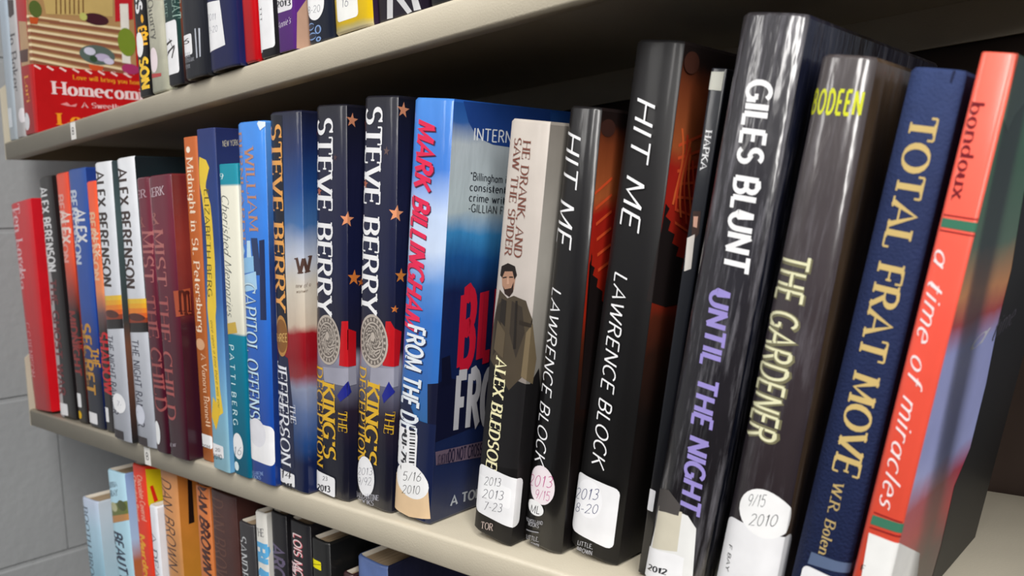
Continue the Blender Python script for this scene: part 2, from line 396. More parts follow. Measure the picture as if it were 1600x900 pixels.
# ---------------------------------------------------------------- setting
ZU, FL, XL, XR, DEP = 0.2830, .01775, -.980, -.0545, .235
beige = mat((196, 188, 170), .5, .1, noise=.05, nscale=40, bump=.15, bscale=900)
beige_dark = mat((54, 41, 34), .6, 0, noise=.25, nscale=14, bump=.1, bscale=60)
# concrete-block wall beyond the left end of the shelving
def block_wall():
    m = bpy.data.materials.new('painted_block'); m.use_nodes = True
    nt = m.node_tree; b = nt.nodes['Principled BSDF']; b.inputs['Roughness'].default_value = .6
    b.inputs['Base Color'].default_value = lin((176, 175, 172))
    tc = nt.nodes.new('ShaderNodeTexCoord'); n = nt.nodes.new('ShaderNodeTexNoise'); n.inputs['Scale'].default_value = 90
    n2 = nt.nodes.new('ShaderNodeTexNoise'); n2.inputs['Scale'].default_value = 5
    bp = nt.nodes.new('ShaderNodeBump'); bp.inputs['Strength'].default_value = .35; bp.inputs['Distance'].default_value = .002
    nt.links.new(tc.outputs['Object'], n.inputs[0]); nt.links.new(n.outputs[0], bp.inputs['Height']); nt.links.new(bp.outputs[0], b.inputs['Normal'])
    nt.links.new(tc.outputs['Object'], n2.inputs[0])
    mx = nt.nodes.new('ShaderNodeMix'); mx.data_type = 'RGBA'; mx.inputs[6].default_value = lin((150, 152, 154)); mx.inputs[7].default_value = lin((166, 168, 169))
    nt.links.new(n2.outputs[0], mx.inputs[0]); nt.links.new(mx.outputs[2], b.inputs['Base Color'])
    bm = bmesh.new(); J = .003
    ys0 = .065
    for k in range(-5, 6):
        z0, z1 = -.2050+.1995*k+J/2, -.2050+.1995*(k+1)-J/2
        off = ys0 if k == 0 else (ys0+.2 if k % 2 else ys0+.33)
        for j in range(-6, 5):
            y0, y1 = off+j*.4+.0004, off+(j+1)*.4-.0004
            y0, y1 = max(y0, -2.2), min(y1, 1.)
            if y1 <= y0: continue
            v = [bm.verts.new(p) for p in ((-1.103,y0-.0003,z0-.0006),(-1.103,y1+.0003,z0-.0006),(-1.103,y1+.0003,z1+.0006),(-1.103,y0-.0003,z1+.0006),
                 (-1.1,y0+.0004,z0+.002),(-1.1,y1-.0004,z0+.002),(-1.1,y1-.0004,z1-.002),(-1.1,y0+.0004,z1-.002))]
            for f in ((4,5,6,7),(0,1,5,4),(1,2,6,5),(2,3,7,6),(3,0,4,7)): bm.faces.new([v[i] for i in f])
    add_box(bm, -1.3, -1.102, -2.2, 1., -1.2, 1.2)
    return tag(link('wall_left', bm, [m]), kind='structure')
block_wall()
def carpet():
    m = bpy.data.materials.new('carpet'); m.use_nodes = True
    nt = m.node_tree; b = nt.nodes['Principled BSDF']; b.inputs['Roughness'].default_value = 1
    tc = nt.nodes.new('ShaderNodeTexCoord'); n = nt.nodes.new('ShaderNodeTexNoise'); n.inputs['Scale'].default_value = 400
    cr = nt.nodes.new('ShaderNodeValToRGB'); cr.color_ramp.elements[0].color = lin((32, 27, 25)); cr.color_ramp.elements[1].color = lin((56, 47, 42))
    nt.links.new(tc.outputs['Object'], n.inputs[0]); nt.links.new(n.outputs[0], cr.inputs[0]); nt.links.new(cr.outputs[0], b.inputs['Base Color'])
    bm = bmesh.new(); add_box(bm, -1.3, 9, -11., 1., -.76, -.70)
    return tag(link('floor', bm, [m]), kind='structure')
carpet()
shelf = bpy.data.objects.new('library_bookcase', None); C.objects.link(shelf); shelf.location = (0, 0, -.7)
tag(shelf, 'beige steel library bookcase with lipped shelves holding three rows of books', 'bookcase')
def part(name, bm, mats, label=None):
    o = link(name, bm, mats, shelf); o.location = (0, 0, .7)
    if label: o['label'] = label
    return o
for zt in (ZU, 0, -ZU):
    bm = bmesh.new(); t = .0012; r = .0025
    # folded sheet: pan, rounded nose, front lip and return
    prof = [(DEP, 0), (r, 0)]+[(r-r*sin(a), -r+r*cos(a)) for a in (radians(22), radians(45), radians(68))]+[(0, -r), (0, -FL+.001), (.001, -FL), (.012, -FL)]
    inn = [(DEP, -t), (r, -t), (r-.001, -t-.0004), (r-.0012, -r-.001), (t, -r-.0015), (t, -r-.003), (t, -FL+.002), (.0022, -FL+t), (.012, -FL+t)]
    n = len(prof)
    rows = []
    for x in (XL, XR):
        rows.append(([bm.verts.new((x, y, zt+z)) for y, z in prof], [bm.verts.new((x, y, zt+z)) for y, z in inn]))
    (a0, b0), (a1, b1) = rows
    for i in range(n-1):
        f = bm.faces.new((a0[i], a0[i+1], a1[i+1], a1[i])); f.smooth = True
        g = bm.faces.new((b1[i], b1[i+1], b0[i+1], b0[i]))
        for A_, B_ in ((a0, b0), (a1, b1)): bm.faces.new((A_[i], B_[i], B_[i+1], A_[i+1]))
    bm.faces.new((a0[0], b0[0], b1[0], a1[0])); bm.faces.new((a0[-1], b0[-1], b1[-1], a1[-1]))
    bmesh.ops.recalc_face_normals(bm, faces=bm.faces[:])
    # stiffening channel and rear lip under the shelf
    add_box(bm, XL+.01, XR-.01, DEP-.0025, DEP, zt-.024, zt-.0013)
    part('shelf', bm, [beige])
    # low end brackets, front edge rounded, rising towards the back
    for x, s in ((XL-.0022, -1), (XR+.0002, 1)):
        bm = bmesh.new()
        if s < 0:
            lo = .0 if zt >= 0 else -.05
            out = [(.0, -FL), (.0, lo+.055), (.008, lo+.062), (.09, lo+.066), (DEP, lo+.066), (DEP, -FL)]
            for_y = [(out, x, x+.002)]
        else:   # right end: slim front post and a low rear gusset, open between
            for_y = [([(.0, -FL), (.0, .2645), (.010, .2645), (.010, -FL)], x, x+.022), ([(.010, -FL), (.010, -.001), (.17, -.001), (DEP, .06), (DEP, -FL)], x, x+.002)]
        for out, xa, xb in for_y:
            vs = [[bm.verts.new((xx, y, zt+z)) for y, z in out] for xx in (xa, xb)]
            bm.faces.new(vs[0]); bm.faces.new(vs[1][::-1])
            for i in range(len(out)):
                j = (i+1) % len(out); bm.faces.new((vs[0][i], vs[0][j], vs[1][j], vs[1][i]))
        bmesh.ops.recalc_face_normals(bm, faces=bm.faces[:])
        part('end_bracket', bm, [beige])
bm = bmesh.new(); add_box(bm, XL, XR, DEP+.004, DEP+.006, -.70, .62)
for z in (.19, .235, -.09, -.05): add_box(bm, XL, XR, DEP+.0015, DEP+.004, z-.008, z+.008)
part('back_panel', bm, [beige_dark], 'dark brown back panel')
bm = bmesh.new(); add_box(bm, XL-.0022, XL+.03, DEP+.0062, DEP+.04, -.70, .62); part('upright_post', bm, [beige])
bm = bmesh.new(); add_box(bm, XR-.03, XR+.0022, DEP+.0062, DEP+.04, -.70, .62); part('upright_post', bm, [beige])
# small range markers stuck on the shelf lips
for x, zt, tx in ((-.8015, ZU, 'B'), (-.7040, 0, 'B')):
    bm = bmesh.new(); add_box(bm, x, x+.0105, -.0004, -.0001, zt-FL+.001, zt-.0016)
    polys, L = glyph_polys(tx, 'sans')
    for q in polys:
        vs = [bm.verts.new((x+.003+gx*.0075, -.0005, zt-FL+.0055+gy*.006)) for gx, gy in q]
        f = bm.faces.new(vs); f.material_index = 1
    part('shelf_marker', bm, [mat((238, 236, 232), .7), mat((90, 88, 88), .7)], 'small white shelf marker with the letter B')
# ---------------------------------------------------------------- books, shelf by shelf
BOOKS = [
{'name': 'book', 'label': 'bright red book at the far left end of the middle shelf beside the wall', 'group': 'books standing on the middle shelf', 'loc': (-0.94709, 0.00125, 0.0014), 'lean': -2.6, 'w': 0.05307, 'h': 0.21932, 'taper': -0.121, 'd': 0.16, 'b': 0.0015, 'p': 5.0, 'spine': [(0, (212, 22, 36)), (1, (205, 24, 42))], 'front': [(0, (212, 22, 36)), (1, (205, 24, 42))], 'crinkle': 0.25, 'art': [('cover', 'text', ('Ten Lords', (-0.0221, 0.21662), (-0.02388, 0.13953), (-0.00145, 0.21662), 'serif', 0.16), (240, 205, 210), None), ('cover', 'text', ('A-Leaping', (-0.02388, 0.21294), (-0.02388, 0.12897), (-0.00956, 0.21294), 'serif', 0.16), (235, 190, 195), None), ('cover', 'text', ('C.C.BENISON', (-0.02388, 0.09247), (-0.02388, 0.03557), (-0.00984, 0.09247), 'serif', 0.16), (225, 150, 155), None), ('cover', 'ell', (-0.02473, 0.10803, 0.0008500000000000001, 0.0034000000000000002), (210, 205, 215), None), ('date_sticker', 'ell', (-0.02614, 0.02947, 0.0022600000000000016, 0.009330000000000001), (238, 225, 228), 'paper')]},
{'name': 'book', 'label': 'narrow black book with white capitals between the red book and an orange-topped one', 'group': 'books standing on the middle shelf', 'loc': (-0.88489, 0.00383, 0.00062), 'lean': -1.18, 'w': 0.03719, 'h': 0.2397, 'taper': 0.112, 'd': 0.16, 'b': 0.0015, 'p': 5.0, 'spine': [(0, (28, 23, 26)), (1, (34, 28, 30))], 'front': [(0, (28, 23, 26)), (1, (34, 28, 30))], 'art': [('cover', 'poly', [(-0.01832, 0.17222), (-0.01122, 0.17182), (-0.00415, 0.13664), (-0.0064, 0.00021), (-0.01832, 0.00128), (-0.01832, 0.11092)], (186, 180, 182), None), ('cover', 'text', ('ALEX BERENSON', (-0.01674, 0.22964), (-0.01272, 0.14699), (0.00425, 0.22964), 'bold', 0.16), (236, 236, 238), None), ('cover', 'text', ('THE GHOST WAR', (-0.01099, 0.13865), (-0.01503, 0.02276), (0.0047, 0.13865), 'bold', 0.16), (120, 26, 36), None), ('spine_label', 'poly', [(0.00324, 0.01296), (0.00305, 0.01367), (0.00253, 0.01419), (0.00182, 0.01438), (-0.0169, 0.01438), (-0.01761, 0.01419), (-0.01813, 0.01367), (-0.01832, 0.01296), (-0.01832, 0.00395), (-0.01813, 0.00324), (-0.01761, 0.00272), (-0.0169, 0.00253), (0.00182, 0.00253), (0.00253, 0.00272), (0.00305, 0.00324), (0.00324, 0.00395)], (236, 236, 238), 'paper')]},
{'name': 'book', 'label': 'orange-topped book fading to black with a yellow dot on its foot', 'group': 'books standing on the middle shelf', 'loc': (-0.84464, 0.00335, 0.00026), 'lean': -0.29, 'w': 0.02465, 'h': 0.24015, 'taper': -0.134, 'd': 0.16, 'b': 0.0015, 'p': 5.0, 'spine': [(0.4441, (30, 20, 22)), (0.5462, (170, 60, 40)), (0.6724, (235, 90, 50)), (1, (225, 80, 50))], 'front': [(0, (26, 20, 24)), (0.6, (160, 60, 40)), (1, (220, 80, 50))], 'art': [('cover', 'text', ('BERENSON', (-0.01109, 0.2197), (-0.01109, 0.15575), (0.0019, 0.2197), 'bold', 0.16), (240, 170, 160), None), ('cover', 'text', ('ALEX', (-0.00845, 0.204), (-0.01017, 0.17409), (0.01029, 0.204), 'bold', 0.16), (244, 222, 214), None), ('cover', 'text', ('MIDNIGHT', (-0.01052, 0.10868), (-0.00845, 0.0472), (0.00565, 0.10868), 'bold', 0.16), (150, 34, 30), None), ('cover', 'text', ('THE', (0.00346, 0.08574), (0.00323, 0.07094), (0.01329, 0.08574), 'bold', 0.16), (150, 40, 30), None), ('spine_label', 'poly', [(0.00155, 0.02759), (0.00133, 0.02841), (0.00073, 0.02901), (-9e-05, 0.02923), (-0.0105, 0.02923), (-0.01132, 0.02901), (-0.01192, 0.02841), (-0.01214, 0.02759), (-0.01214, 0.01722), (-0.01192, 0.0164), (-0.01132, 0.0158), (-0.0105, 0.01558), (-9e-05, 0.01558), (0.00073, 0.0158), (0.00133, 0.0164), (0.00155, 0.01722)], (236, 236, 238), 'paper'), ('date_sticker', 'ell', (-0.00593, 0.00799, 0.005159999999999999, 0.00387), (232, 188, 40), 'paper')]},
{'name': 'book', 'label': 'blue book fading to navy with gold capitals and a white foot label', 'group': 'books standing on the middle shelf', 'loc': (-0.80898, 0.00181, 0.0005), 'lean': 0.92, 'w': 0.03708, 'h': 0.24064, 'taper': -0.073, 'd': 0.16, 'b': 0.0015, 'p': 5.0, 'spine': [(0.1772, (20, 28, 56)), (0.3139, (26, 60, 140)), (0.4736, (34, 84, 170)), (1, (40, 84, 158))], 'front': [(0, (18, 24, 52)), (0.4, (26, 60, 140)), (1, (32, 66, 140))], 'art': [('cover', 'text', ('BERENSON', (-0.01669, 0.22092), (-0.01669, 0.15359), (-0.00246, 0.22092), 'bold', 0.16), (205, 215, 232), None), ('cover', 'text', ('ALEX', (-0.0079, 0.20335), (-0.00665, 0.1739), (0.01176, 0.20335), 'bold', 0.16), (236, 236, 238), None), ('cover', 'text', ('SECRET', (-0.01669, 0.09761), (-0.01669, 0.03179), (0.00472, 0.09761), 'bold', 0.16), (206, 152, 44), None), ('cover', 'text', ('THE', (0.00455, 0.0758), (0.00561, 0.05856), (0.01666, 0.0758), 'bold', 0.16), (206, 152, 44), None), ('cover', 'text', ('SOLDIER', (-0.01669, 0.08815), (-0.01669, 0.03928), (-0.00875, 0.08815), 'bold', 0.16), (150, 110, 50), None), ('spine_label', 'poly', [(0.00524, 0.01303), (0.00507, 0.01367), (0.00461, 0.01413), (0.00397, 0.0143), (-0.01699, 0.0143), (-0.01763, 0.01413), (-0.01809, 0.01367), (-0.01826, 0.01303), (-0.01826, 0.005), (-0.01809, 0.00436), (-0.01763, 0.0039), (-0.01699, 0.00373), (0.00397, 0.00373), (0.00461, 0.0039), (0.00507, 0.00436), (0.00524, 0.005)], (236, 236, 238), 'paper')]},
{'name': 'book', 'label': 'short orange book fading to black, tucked against the first white spine', 'group': 'books standing on the middle shelf', 'loc': (-0.77801, 0.00204, 0.00034), 'lean': 0.82, 'w': 0.01963, 'h': 0.22715, 'taper': -0.037, 'd': 0.16, 'b': 0.0015, 'p': 5.0, 'spine': [(0.4018, (34, 26, 30)), (0.4783, (120, 90, 90)), (0.567, (238, 150, 100)), (0.7579, (238, 110, 60)), (1, (236, 86, 44))], 'front': [(0, (30, 26, 30)), (0.45, (150, 100, 80)), (1, (230, 86, 44))], 'art': [('cover', 'text', ('BERENSON', (-0.00883, 0.1992), (-0.00883, 0.13916), (0.00357, 0.1992), 'bold', 0.16), (246, 196, 160), None), ('cover', 'text', ('ALEX', (-0.00105, 0.18345), (2e-05, 0.1606), (0.00714, 0.18345), 'bold', 0.16), (246, 214, 190), None), ('cover', 'text', ('SHADOW', (-0.00883, 0.09168), (-0.0048, 0.03594), (0.00833, 0.09168), 'bold', 0.16), (200, 30, 38), None), ('spine_label', 'poly', [(0.00016, 0.02161), (0.0, 0.0222), (-0.00043, 0.02263), (-0.00102, 0.02279), (-0.00849, 0.02279), (-0.00908, 0.02263), (-0.00951, 0.0222), (-0.00967, 0.02161), (-0.00967, 0.01055), (-0.00951, 0.00996), (-0.00908, 0.00953), (-0.00849, 0.00937), (-0.00102, 0.00937), (-0.00043, 0.00953), (0.0, 0.00996), (0.00016, 0.01055)], (236, 236, 238), 'paper')]},
{'name': 'book', 'label': 'first of two matching white spines with a sunset band, beside the orange book', 'group': 'books standing on the middle shelf', 'loc': (-0.73281, -0.00657, 0.00071), 'lean': 1.65, 'w': 0.03391, 'h': 0.23928, 'taper': 0.034, 'd': 0.16, 'b': 0.0015, 'p': 5.0, 'spine': [(0, (205, 210, 222)), (1, (226, 228, 232))], 'front': [(0, (30, 32, 36)), (0.35, (120, 80, 60)), (0.45, (60, 66, 66)), (0.8, (80, 98, 100)), (1, (60, 74, 78))], 'art': [('cover', 'text', ('ALEX BERENSON', (-0.01526, 0.23149), (-0.01526, 0.1343), (0.00226, 0.23149), 'bold', 0.16), (52, 36, 30), None), ('cover', 'poly', [(-0.0167, 0.12521), (0.01695, 0.12752), (0.01695, 0.12351), (-0.0167, 0.12109)], (236, 196, 60), None), ('cover', 'poly', [(-0.0167, 0.12109), (0.01695, 0.12351), (0.01695, 0.11949), (-0.0167, 0.11696)], (238, 176, 40), None), ('cover', 'poly', [(-0.0167, 0.11696), (0.01695, 0.11949), (0.01695, 0.11547), (-0.0167, 0.11284)], (236, 140, 34), None), ('cover', 'poly', [(-0.0167, 0.11284), (0.01695, 0.11547), (0.01695, 0.11144), (-0.0167, 0.10871)], (222, 104, 30), None), ('cover', 'poly', [(-0.0167, 0.10871), (0.01695, 0.11144), (0.01695, 0.1074), (-0.0167, 0.10459)], (150, 60, 22), None), ('cover', 'poly', [(-0.0167, 0.10459), (0.01695, 0.1074), (0.01695, 0.10336), (-0.0167, 0.10046)], (34, 24, 24), None), ('cover', 'poly', [(-0.0167, 0.10046), (0.01695, 0.10336), (0.01695, 0.09932), (-0.0167, 0.09633)], (30, 26, 28), None), ('cover', 'ell', (-0.00151, 0.11049, 0.013749999999999998, 0.0033299999999999996), (90, 36, 20), None), ('cover', 'text', ('THE NIGHT RANGER', (-0.01519, 0.09143), (-0.01465, 0.02247), (-0.00329, 0.09143), 'sans', 0.16), (60, 62, 84), None), ('date_sticker', 'ell', (0.00019, 0.0332, 0.01249, 0.008579999999999997), (242, 243, 246), 'paper'), ('spine_label', 'poly', [(0.00499, 0.00798), (0.00487, 0.00843), (0.00454, 0.00876), (0.00409, 0.00888), (-0.01309, 0.00888), (-0.01354, 0.00876), (-0.01387, 0.00843), (-0.01399, 0.00798), (-0.01399, 0.00226), (-0.01387, 0.00181), (-0.01354, 0.00148), (-0.01309, 0.00136), (0.00409, 0.00136), (0.00454, 0.00148), (0.00487, 0.00181), (0.00499, 0.00226)], (50, 40, 44), None), ('date_sticker', 'text', ('7-', (-0.00409, 0.03035), (0.00476, 0.03048), (-0.00409, 0.03496), 'hand', 0.16), (120, 125, 150), None)]},
{'name': 'book', 'label': 'second of two matching white spines with a sunset band, beside the maroon pair', 'group': 'books standing on the middle shelf', 'loc': (-0.6924, -0.0036, 0.00046), 'lean': 0.84, 'w': 0.03368, 'h': 0.23977, 'taper': 0.039, 'd': 0.16, 'b': 0.0015, 'p': 5.0, 'spine': [(0, (205, 210, 222)), (1, (228, 230, 234))], 'front': [(0, (24, 26, 30)), (0.4, (40, 44, 46)), (0.75, (26, 52, 58)), (1, (18, 30, 36))], 'art': [('cover', 'text', ('ALEX BERENSON', (-0.01516, 0.23105), (-0.01516, 0.13318), (0.00241, 0.23105), 'bold', 0.16), (62, 40, 34), None), ('cover', 'poly', [(-0.01659, 0.12362), (0.01777, 0.12509), (0.01792, 0.1212), (-0.01659, 0.11963)], (236, 196, 60), None), ('cover', 'poly', [(-0.01659, 0.11963), (0.01792, 0.1212), (0.01806, 0.1173), (-0.01659, 0.11564)], (238, 176, 40), None), ('cover', 'poly', [(-0.01659, 0.11564), (0.01806, 0.1173), (0.0182, 0.1134), (-0.01659, 0.11135)], (236, 140, 34), None), ('cover', 'poly', [(-0.01659, 0.11135), (0.0182, 0.1134), (0.01835, 0.10949), (-0.01659, 0.10738)], (222, 104, 30), None), ('cover', 'poly', [(-0.01659, 0.10738), (0.01835, 0.10949), (0.01849, 0.10558), (-0.01659, 0.1034)], (150, 60, 22), None), ('cover', 'poly', [(-0.01659, 0.1034), (0.01849, 0.10558), (0.01864, 0.10167), (-0.01659, 0.09942)], (34, 24, 24), None), ('cover', 'poly', [(-0.01659, 0.09942), (0.01864, 0.10167), (0.01878, 0.09775), (-0.01659, 0.09545)], (30, 26, 28), None), ('cover', 'ell', (4e-05, 0.10906, 0.0152, 0.0032099999999999906), (90, 36, 20), None), ('cover', 'text', ('THE NIGHT RANGER', (-0.01165, 0.08992), (-0.01201, 0.01632), (0.00052, 0.08992), 'sans', 0.16), (60, 62, 84), None), ('date_sticker', 'ell', (-0.00621, 0.02648, 0.00895, 0.00835), (214, 218, 230), 'paper'), ('spine_label', 'poly', [(0.00353, 0.0069), (0.00342, 0.00732), (0.00311, 0.00763), (0.00269, 0.00774), (-0.01567, 0.00774), (-0.01609, 0.00763), (-0.0164, 0.00732), (-0.01651, 0.0069), (-0.01651, 0.00156), (-0.0164, 0.00114), (-0.01609, 0.00083), (-0.01567, 0.00072), (0.00269, 0.00072), (0.00311, 0.00083), (0.00342, 0.00114), (0.00353, 0.00156)], (56, 44, 48), None)]},
{'name': 'book', 'label': 'slimmer maroon spine, first of the matching maroon pair', 'group': 'books standing on the middle shelf', 'loc': (-0.65913, -0.0059, 0.00036), 'lean': 0.84, 'w': 0.02097, 'h': 0.22104, 'taper': 0.019, 'd': 0.16, 'b': 0.0022, 'p': 5.0, 'spine': [(0, (70, 16, 40)), (0.5, (92, 20, 46)), (0.8, (112, 28, 54)), (1, (104, 26, 48))], 'front': [(0, (70, 16, 40)), (0.5, (92, 20, 46)), (0.8, (112, 28, 54)), (1, (104, 26, 48))], 'art': [('cover', 'text', ('MIST', (-0.00501, 0.17857), (-0.00841, 0.13875), (0.01089, 0.17857), 'serif', 0.16), (178, 110, 110), None), ('cover', 'text', ('THE CHILD', (-0.00748, 0.12749), (-0.00365, 0.03542), (0.00731, 0.12749), 'serif', 0.16), (160, 84, 84), None), ('cover', 'text', ('ER', (-0.01033, 0.20459), (0.00623, 0.20531), (-0.01033, 0.21079), 'serif', 0.16), (196, 170, 180), None), ('cover', 'text', ('&', (-0.01033, 0.18171), (0.00032, 0.182), (-0.01033, 0.18976), 'serif', 0.16), (150, 90, 90), None), ('date_sticker', 'ell', (-0.0045, 0.01638, 0.004940000000000001, 0.0097), (236, 238, 240), 'paper')]},
{'name': 'book', 'label': 'wider maroon book with a brick red front cover, second of the maroon pair', 'group': 'books standing on the middle shelf', 'loc': (-0.62957, -0.00681, 0.00051), 'lean': 1.07, 'w': 0.03301, 'h': 0.22044, 'taper': -0.087, 'd': 0.16, 'b': 0.0022, 'p': 5.0, 'spine': [(0, (70, 16, 40)), (0.5, (92, 20, 46)), (0.8, (112, 28, 54)), (1, (104, 26, 48))], 'front': [(0, (58, 18, 38)), (0.48, (66, 22, 40)), (0.53, (112, 42, 44)), (0.75, (140, 56, 48)), (1, (110, 36, 40))], 'art': [('cover', 'text', ('MIST', (-0.01486, 0.17856), (-0.01486, 0.13591), (0.00248, 0.17856), 'serif', 0.16), (186, 116, 112), None), ('cover', 'text', ('THE CHILD', (-0.01486, 0.12727), (-0.01486, 0.03081), (0.00229, 0.12727), 'serif', 0.16), (176, 92, 90), None), ('cover', 'text', ('KERK', (-0.01626, 0.2039), (0.00781, 0.20514), (-0.01626, 0.21049), 'serif', 0.16), (214, 196, 204), None), ('cover', 'text', ('&', (-0.01626, 0.18253), (-0.00423, 0.18328), (-0.01626, 0.1914), 'serif', 0.16), (170, 110, 106), None), ('date_sticker', 'ell', (-0.01626, 0.01816, 0.0014000000000000002, 0.0097), (236, 238, 240), 'paper'), ('cover', 'text', ('m', (0.01651, 0.11428), (0.02579, 0.11245), (0.01651, 0.1423), 'serif', 0.16), (84, 30, 26), None), ('cover', 'poly', [(0.0118, 0.13203), (0.02565, 0.13366), (0.02537, 0.11397), (0.01302, 0.11245)], (170, 84, 56), None), ('cover', 'text', ('m', (0.01651, 0.11611), (0.02442, 0.11507), (0.01651, 0.14029), 'serif', 0.16), (84, 30, 26), None), ('cover', 'text', ('NEW', (-0.01626, 0.00746), (-0.00143, 0.00955), (-0.01626, 0.01016), 'sans', 0.16), (190, 180, 190), None)]},
{'name': 'book', 'label': 'slim burnt-orange book with pale lettering left of the navy one with a yellow ribbon', 'group': 'books standing on the middle shelf', 'loc': (-0.60281, 0.00374, 0.00057), 'lean': 2.46, 'w': 0.01706, 'h': 0.24607, 'taper': -0.147, 'd': 0.16, 'b': 0.0011, 'p': 9, 'spine': [(0, (190, 112, 56)), (1, (190, 104, 52))], 'front': [(0, (190, 112, 56)), (1, (190, 104, 52))], 'fin': 'matte', 'hard': False, 'art': [('cover', 'text', ('Midnight in St. Petersburg', (-0.00526, 0.23072), (-0.00246, 0.10027), (0.00339, 0.23072), 'serif', 0.16), (246, 228, 206), None), ('cover', 'ell', (-0.00196, 0.23665, 0.0026, 0.0023299999999999987), (246, 232, 214), None), ('cover', 'ell', (-0.00056, 0.09062, 0.00683, 0.004469999999999988), (222, 176, 138), None), ('cover', 'text', ('A Vanora Bennett', (-0.00041, 0.08326), (0.00136, 0.02737), (0.00688, 0.08326), 'serif', 0.16), (236, 200, 168), None), ('spine_label', 'poly', [(0.00853, 0.01945), (0.00837, 0.02006), (0.00792, 0.02051), (0.00731, 0.02067), (-0.00718, 0.02067), (-0.00779, 0.02051), (-0.00824, 0.02006), (-0.0084, 0.01945), (-0.0084, 0.01171), (-0.00824, 0.0111), (-0.00779, 0.01065), (-0.00718, 0.01049), (0.00731, 0.01049), (0.00792, 0.01065), (0.00837, 0.0111), (0.00853, 0.01171)], (236, 236, 238), 'paper'), ('spine_label', 'text', ('2014', (-0.00714, 0.00939), (0.00682, 0.01065), (-0.00714, 0.01204), 'sans', 0.16), (60, 60, 70), None)]},
{'name': 'book', 'label': 'navy to pale blue book with a yellow ribbon running down its spine', 'group': 'books standing on the middle shelf', 'loc': (-0.56682, -0.00454, 0.00089), 'lean': 3.25, 'w': 0.02441, 'h': 0.24697, 'taper': -0.047, 'd': 0.16, 'b': 0.0011, 'p': 9, 'spine': [(0, (176, 224, 240)), (0.1874, (150, 205, 232)), (0.3368, (110, 165, 215)), (0.5054, (66, 110, 170)), (0.6731, (44, 72, 130)), (1, (40, 54, 108))], 'front': [(0, (120, 180, 220)), (0.5, (50, 80, 140)), (1, (36, 46, 96))], 'fin': 'matte', 'hard': False, 'art': [('cover', 'poly', [(-0.00903, 0.22763), (0.0001, 0.22505), (0.00393, 0.21959), (-0.00138, 0.20945), (-0.00422, 0.19823), (-0.01202, 0.2133)], (238, 206, 70), None), ('cover', 'poly', [(-0.01202, 0.2133), (-0.00434, 0.21535), (-0.00247, 0.20723), (0.0033, 0.19371), (0.0047, 0.18024), (0.00577, 0.15314), (0.00464, 0.12105), (0.00308, 0.11399), (0.00302, 0.08376), (0.00457, 0.06051), (0.00773, 0.04449), (-0.00115, 0.03968), (-0.00257, 0.06418), (-0.00547, 0.09213), (-0.00837, 0.11996), (-0.00502, 0.15308), (-0.00459, 0.17599), (-0.00779, 0.1987)], (236, 204, 72), None), ('cover', 'poly', [(-0.00641, 0.0541), (0.00419, 0.04628), (-0.00404, 0.02961), (-0.01029, 0.03905)], (230, 194, 60), None), ('cover', 'text', ('ELIZABETH BERG', (-0.0045, 0.20455), (-0.00658, 0.12802), (0.00167, 0.20455), 'sans', 0.16), (110, 96, 40), None), ('cover', 'text', ('once upon a time there was you', (-0.00455, 0.11096), (0.00055, 0.04758), (-0.00083, 0.11096), 'ital', 0.16), (130, 112, 50), None), ('cover', 'text', ('NEW YORK', (0.01723, 0.23405), (0.02904, 0.23539), (0.01723, 0.23802), 'sans', 0.16), (196, 190, 170), None), ('spine_label', 'poly', [(0.00554, 0.01787), (0.00539, 0.01841), (0.00499, 0.01881), (0.00445, 0.01896), (-0.01093, 0.01896), (-0.01147, 0.01881), (-0.01187, 0.01841), (-0.01202, 0.01787), (-0.01202, 0.01093), (-0.01187, 0.01039), (-0.01147, 0.00999), (-0.01093, 0.00984), (0.00445, 0.00984), (0.00499, 0.00999), (0.00539, 0.01039), (0.00554, 0.01093)], (236, 236, 238), 'paper'), ('spine_label', 'text', ('2010', (-0.01094, 0.00692), (0.00258, 0.00876), (-0.01094, 0.0105), 'sans', 0.16), (40, 44, 60), None), ('spine_label', 'text', ('20', (-0.00665, 0.0132), (0.00021, 0.01406), (-0.00665, 0.01567), 'sans', 0.16), (70, 74, 90), None)]},
